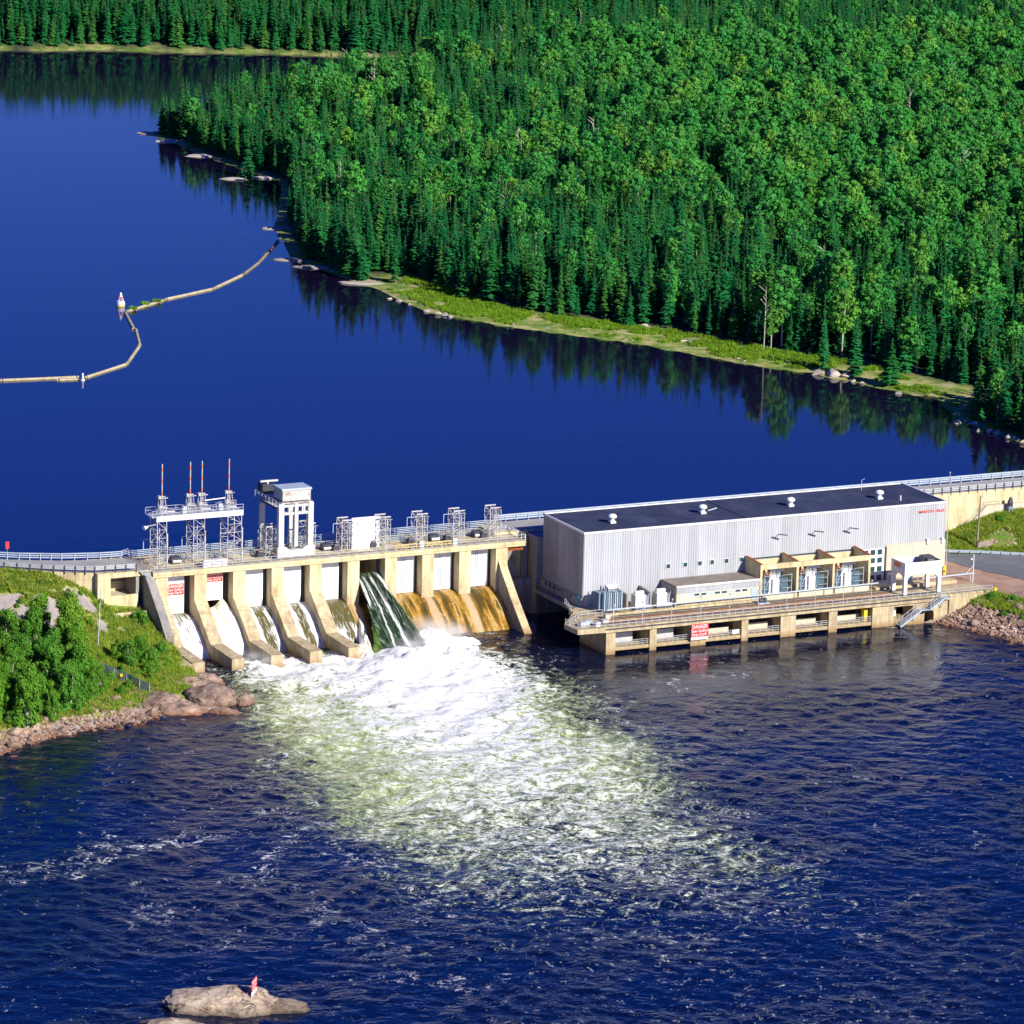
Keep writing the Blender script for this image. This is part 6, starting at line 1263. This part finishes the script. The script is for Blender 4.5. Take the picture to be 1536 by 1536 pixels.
MB().tube([(0, 0, -.5), (0, 0, .05), (0, 0, .5), (0, 0, 1.2)], [.6, .95, 1.05, .95], 16).build('hull', 'white', t); MB().tube([(0, 0, -.1), (0, 0, .22)], .99, 16).build('yellow_band', 'yellow', t)
mb = MB()
for x, y in ((-.5, -.5), (.5, -.5), (.5, .5), (-.5, .5)): mb.bar((x, y, 1.2), (x*.5, y*.5, 2.5), .14)
mb.box(-.35, .35, -.35, .35, 2.3, 2.5).build('frame', 'white', t); MB().tube([(0, 0, 2.5), (0, 0, 3.0), (0, 0, 3.3)], [.32, .32, .1], 10).build('lantern', 'white', t); MB().box(-.3, .3, -.52, -.45, 1.9, 2.3).build('marker', 'red', t)
q2 = Vector(at(124, 571, ZR)); t = thing('marker_post', 'small white marker post where two boom logs meet', 'marker post', q2); MB().tube([(0, 0, -.4), (0, 0, 1.4)], .22, 8).build('post', 'white', t); MB().tube([(0, 0, 1.4), (0, 0, 1.7)], [.3, .1], 8).build('cap', 'white', t); MB().tube([(0, 0, -.2), (0, 0, .3)], .5, 8).build('float', 'white', t)
def tuft(n, h, seed, w=.06, spread=.35):
    q = random.Random(seed); mb = MB()
    for _ in range(n):
        a = q.uniform(0, 6.283); r = spread*math.sqrt(q.random()); x, y = r*math.cos(a), r*math.sin(a); l = h*q.uniform(.5, 1.1); dx, dy = q.uniform(-.45, .45)*l, q.uniform(-.45, .45)*l; b_ = q.uniform(0, 3.14); c, s = w*math.cos(b_), w*math.sin(b_)
        mb.add([(x-c, y-s, -.05), (x+c, y+s, -.05), (x+dx*.5+c*.7, y+dy*.5+s*.7, l*.65), (x+dx, y+dy, l)], [(0, 1, 2), (0, 2, 3)])
    return mb
for i, (x, y, lb) in enumerate(((199, 463, 'green weeds on the boom log, nearest the buoy corner'), (219, 456, 'green weeds on the middle of the weed covered boom log'), (235, 452, 'green weeds near the far end of the weed covered boom log'))):
    q2 = at(x, y, ZR+.4); o = tuft(90, .75, 300+i, .10, 1.1).build('weed_clump', 'reed'); o.location = q2; tag(o, lb, 'weeds', 'weeds on the boom log')

# ------------------------------------------------------------------ bushes on the left bank, grass, fence
def bush_proto(H_, rad, seed, n=20, per=165, size=.27):
    q = random.Random(seed); mb = MB(); st = MB()
    for i in range(n):
        a = q.uniform(0, 6.283); t = q.uniform(.04, 1)**.9; env = rad*(1-.72*max(0, t-.35)**1.2)*(.85+.15*t); d = env*math.sqrt(q.random())*.85; c = (d*math.cos(a), d*math.sin(a), H_*t*.9); leafball(mb, c, rad*q.uniform(.28, .5), per, size, q, 1.05)
        if i % 3 == 0: st.tube([(0, 0, -.4), (c[0]*.5, c[1]*.5, c[2]*.5), c], [.12, .08, .04], 5)
    return st.mesh('stem', 'birchbark'), mb.mesh('crown', 'bush')
BU = [bush_proto(6.2, 2.1, 400, 34), bush_proto(5.0, 2.3, 401, 30), bush_proto(7.5, 2.0, 402, 38), bush_proto(3.4, 1.9, 403, 18)]
AREA = [(-134, -30), (-120, -29), (-109, -22.5), (-98, -17), (-90, -11.5), (-84, -5), (-81.6, 3), (-83, 9.5), (-88, 7.5), (-92, -.5), (-97, -.5), (-103, 1.5), (-109, 5), (-118, 6), (-134, 6)]
AREA = [(-168, -42)]+AREA+[(-150, 4), (-168, 0)]
pl = []; tries = 0
while len(pl) < 250 and tries < 60000:
    tries += 1; x, y = rr.uniform(-168, -81), rr.uniform(-42, 9)
    if in_poly(np.array([x]), np.array([y]), AREA)[0] and all((x-a)**2+(y-b)**2 > 2.15**2 for a, b in pl): pl.append((x, y))
for x, y in pl:
    z = float(emb_h(x, y)); left = x < -100; k = rr.choice([0, 2, 2, 1]) if left else rr.choice([1, 0, 3, 3, 1]); s = rr.choice([.5, .65, .85, 1.0, 1.2])*rr.uniform(.85, 1.1)*(1.05 if left else .85)
    if y > 3 and x > -112: s *= .7
    if dist_line(np.array([x]), np.array([y]), [(-96.5, -7.5), (-85, -14)])[0] < 3.0: s *= .42
    lb = 'leafy green bush in the thicket on the left river bank, above the boulders' if left else 'leafy green bush between the chain link fence and the dam abutment'
    t = thing('bush', lb, 'bush', (x, y, z-.1), rr.random()*6.28, lb[:50]); t.scale = (s*.95, s*.95, s*rr.uniform(.8, 1.4)); inst(BU[k][0], 'stem', t); inst(BU[k][1], 'crown', t)
def one_bush(px_, py_, s, k, lb, nm='bush', cat='bush'):
    g = hit(px_, py_, emb_h); t = thing(nm, lb, cat, (g[0], g[1], g[2]-.1), rr.random()*6); t.scale = (s,)*3; inst(BU[k][0], 'stem', t); inst(BU[k][1], 'crown', t)
one_bush(210, 936, .85, 3, 'round bush standing against the foot of the wing wall by the first pier')
g = hit(95, 968, emb_h); t = plant_tree(SPR, 'spruce_tree', 'small dark spruce poking out of the thicket on the left embankment', 'spruce', None, g[0], g[1], g[2], .42, 1.3, 1, 2)
for i, (x, y) in enumerate([(30, 905), (53, 923), (62, 880), (120, 893), (118, 925), (135, 938), (25, 912), (70, 928), (108, 905)]):
    g = hit(x, y, emb_h); lb = 'small low shrub growing on the gravel patches of the left embankment'; t = thing('shrub', lb, 'shrub', (g[0], g[1], g[2]-.1), i, 'shrubs on the gravel patches'); t.scale = (.30+.05*(i % 3),)*3; inst(BU[3][0], 'stem', t); inst(BU[3][1], 'crown', t)
for i, (x, y, s) in enumerate([(1462, 897, .42), (1490, 900, .5), (1478, 892, .35), (1520, 905, .5), (1505, 925, .34), (1500, 783, .5), (1448, 925, .22), (1536, 930, .3)]):
    g = hit(x, y, bankr_h); lb = 'dark green shrub on the grass mound beside the right dam wall' if i == 5 else 'green shrub growing at the top of the right riprap slope'; t = thing('shrub', lb, 'shrub', (g[0], g[1], g[2]-.1), i, None if i == 5 else 'shrubs on the right riprap slope'); t.scale = (s*1.3, s*1.3, s); inst(BU[3][0], 'stem', t); inst(BU[3][1], 'crown', t)
gk = bpy.data.collections.new('grass_kinds')
for i in range(4): gk.objects.link(bpy.data.objects.new('grass_kind_%d' % i, tuft(26, .55+.12*i, 500+i, .05, .5).mesh('grass_kind', 'grassblade')))
rk = bpy.data.collections.new('reed_kinds')
for i in range(4): rk.objects.link(bpy.data.objects.new('reed_kind_%d' % i, tuft(30, .5+.25*i, 520+i, .07, .7).mesh('reed_kind', 'reed')))
def grass(nm, coll, n, x0, x1, y0, y1, hf, ok_, smin, smax):
    X, Y = RNG.uniform(x0, x1, n), RNG.uniform(y0, y1, n); Z = hf(X, Y); k = ok_(X, Y, Z); X, Y, Z = X[k], Y[k], Z[k]; me = bpy.data.meshes.new(nm); me.from_pydata(np.stack([X, Y, Z], -1).tolist(), [], []); s = RNG.uniform(smin, smax, len(X))
    scatter(nm, me, coll, RNG.integers(0, 4, len(X)), RNG.uniform(0, 6.28, len(X)), np.stack([s, s, s], -1))
edge = lambda X: np.interp(X, [-200, -130, -104, -96.8, -88.9, -88.3, -60], [80, 43, 28.5, 23.2, 19.3, 16.2, 15.0])
grass('embankment_grass', gk, 70000, -200, -79.4, -45, 80, emb_h, lambda X, Y, Z: (Z > 1.2) & (Y < edge(X)-.2) & (Z < 14.9) & (bare_f(X, Y) < .45+.25*RNG.random(X.shape)), .6, 1.3)
grass('mound_grass', gk, 9000, 78.6, 130, -2, 21, bankr_h, lambda X, Y, Z: above_line(X, Y-.5) & (bare_r(X, Y) < .5) & (((X-99.5)/3.2)**2+((Y-12.6)/3.6)**2 > .8), .6, 1.2)
grass('bank_grass', gk, 5000, 72, 92, -46, -14, bankr_h, lambda X, Y, Z: (Z > 2.9) & (Y < np.interp(X, [77, 80.5, 82.5, 86, 92, 99], [-15, -14.5, -18.6, -31.4, -49, -62])), .6, 1.3)
grass('shore_grass', rk, 90000, 60, 150, 60, 330, forest_h, lambda X, Y, Z: in_poly(X, Y, POINT) & (bank(X, Y) > .3) & (Z > ZR+.25) & (fbm(X/6, Y/6, 4, 15) > .50-.20*sstep(6, 12, dist_line(X, Y, SHORE))), .35, .8)
FPT = [hit(x, y, emb_h) for x, y in [(153, 1012), (171, 1019), (190, 1027), (209, 1036), (224, 1043)]]
t = thing('chain_link_fence', 'chain link fence with a small yellow notice on the left bank', 'fence', FPT[0]); O = Vector(FPT[0])
pm = MB().tube([(0, 0, -.3), (0, 0, 2.1)], .06, 6).mesh('post', 'steel')
for p in FPT: inst(pm, 'post', t, Vector(p)-O)
for a, b2 in zip(FPT, FPT[1:]):
    a, b2 = Vector(a), Vector(b2); mb = MB(O); n = 14
    for i in range(n):
        u0, u1 = i/n, min(1, (i+5)/n); mb.bar(a.lerp(b2, u0)+Vector((0, 0, .05)), a.lerp(b2, u1)+Vector((0, 0, 2.0*(u1-u0)*n/5)), .05); mb.bar(a.lerp(b2, u0)+Vector((0, 0, 2.0)), a.lerp(b2, u1)+Vector((0, 0, 2.0-1.95*(u1-u0)*n/5)), .05)
    mb.bar(a+Vector((0, 0, 2.05)), b2+Vector((0, 0, 2.05)), .07); mb.build('mesh_panel', 'fence', t)
c = Vector(FPT[1]).lerp(Vector(FPT[2]), .6)-O; o = MB().box(-.3, .3, -.04, .04, 0, .5).build('notice', 'yellow', t); o.location = c+Vector((0, -.1, 1.1)); o.rotation_euler = (0, 0, AR)
g = hit(147, 972, emb_h); t = thing('slope_pole', 'tall thin grey pole standing on the embankment in front of the abutment column', 'pole', g); MB().tube([(0, 0, -.4), (.2, 0, 6), (.5, 0, 11.2)], [.13, .11, .07], 8).build('pole', 'steel', t); MB().bar((.4, 0, 9.0), (.1, -.1, 8.2), .2).build('lamp_head', 'steel_dark', t)
q2 = gp(15, 832, 15.0); t = thing('red_sign', 'small red sign on a post in the grass by the reservoir at far left', 'sign', (q2[0], q2[1]+1.5, 14.4)); MB().bar((0, 0, 0), (0, 0, 2.6), .12).build('post', 'wood', t); MB().box(-.35, .35, -.08, -.03, 1.4, 2.7).build('sign_board', 'red', t)
bpy.context.view_layer.update()
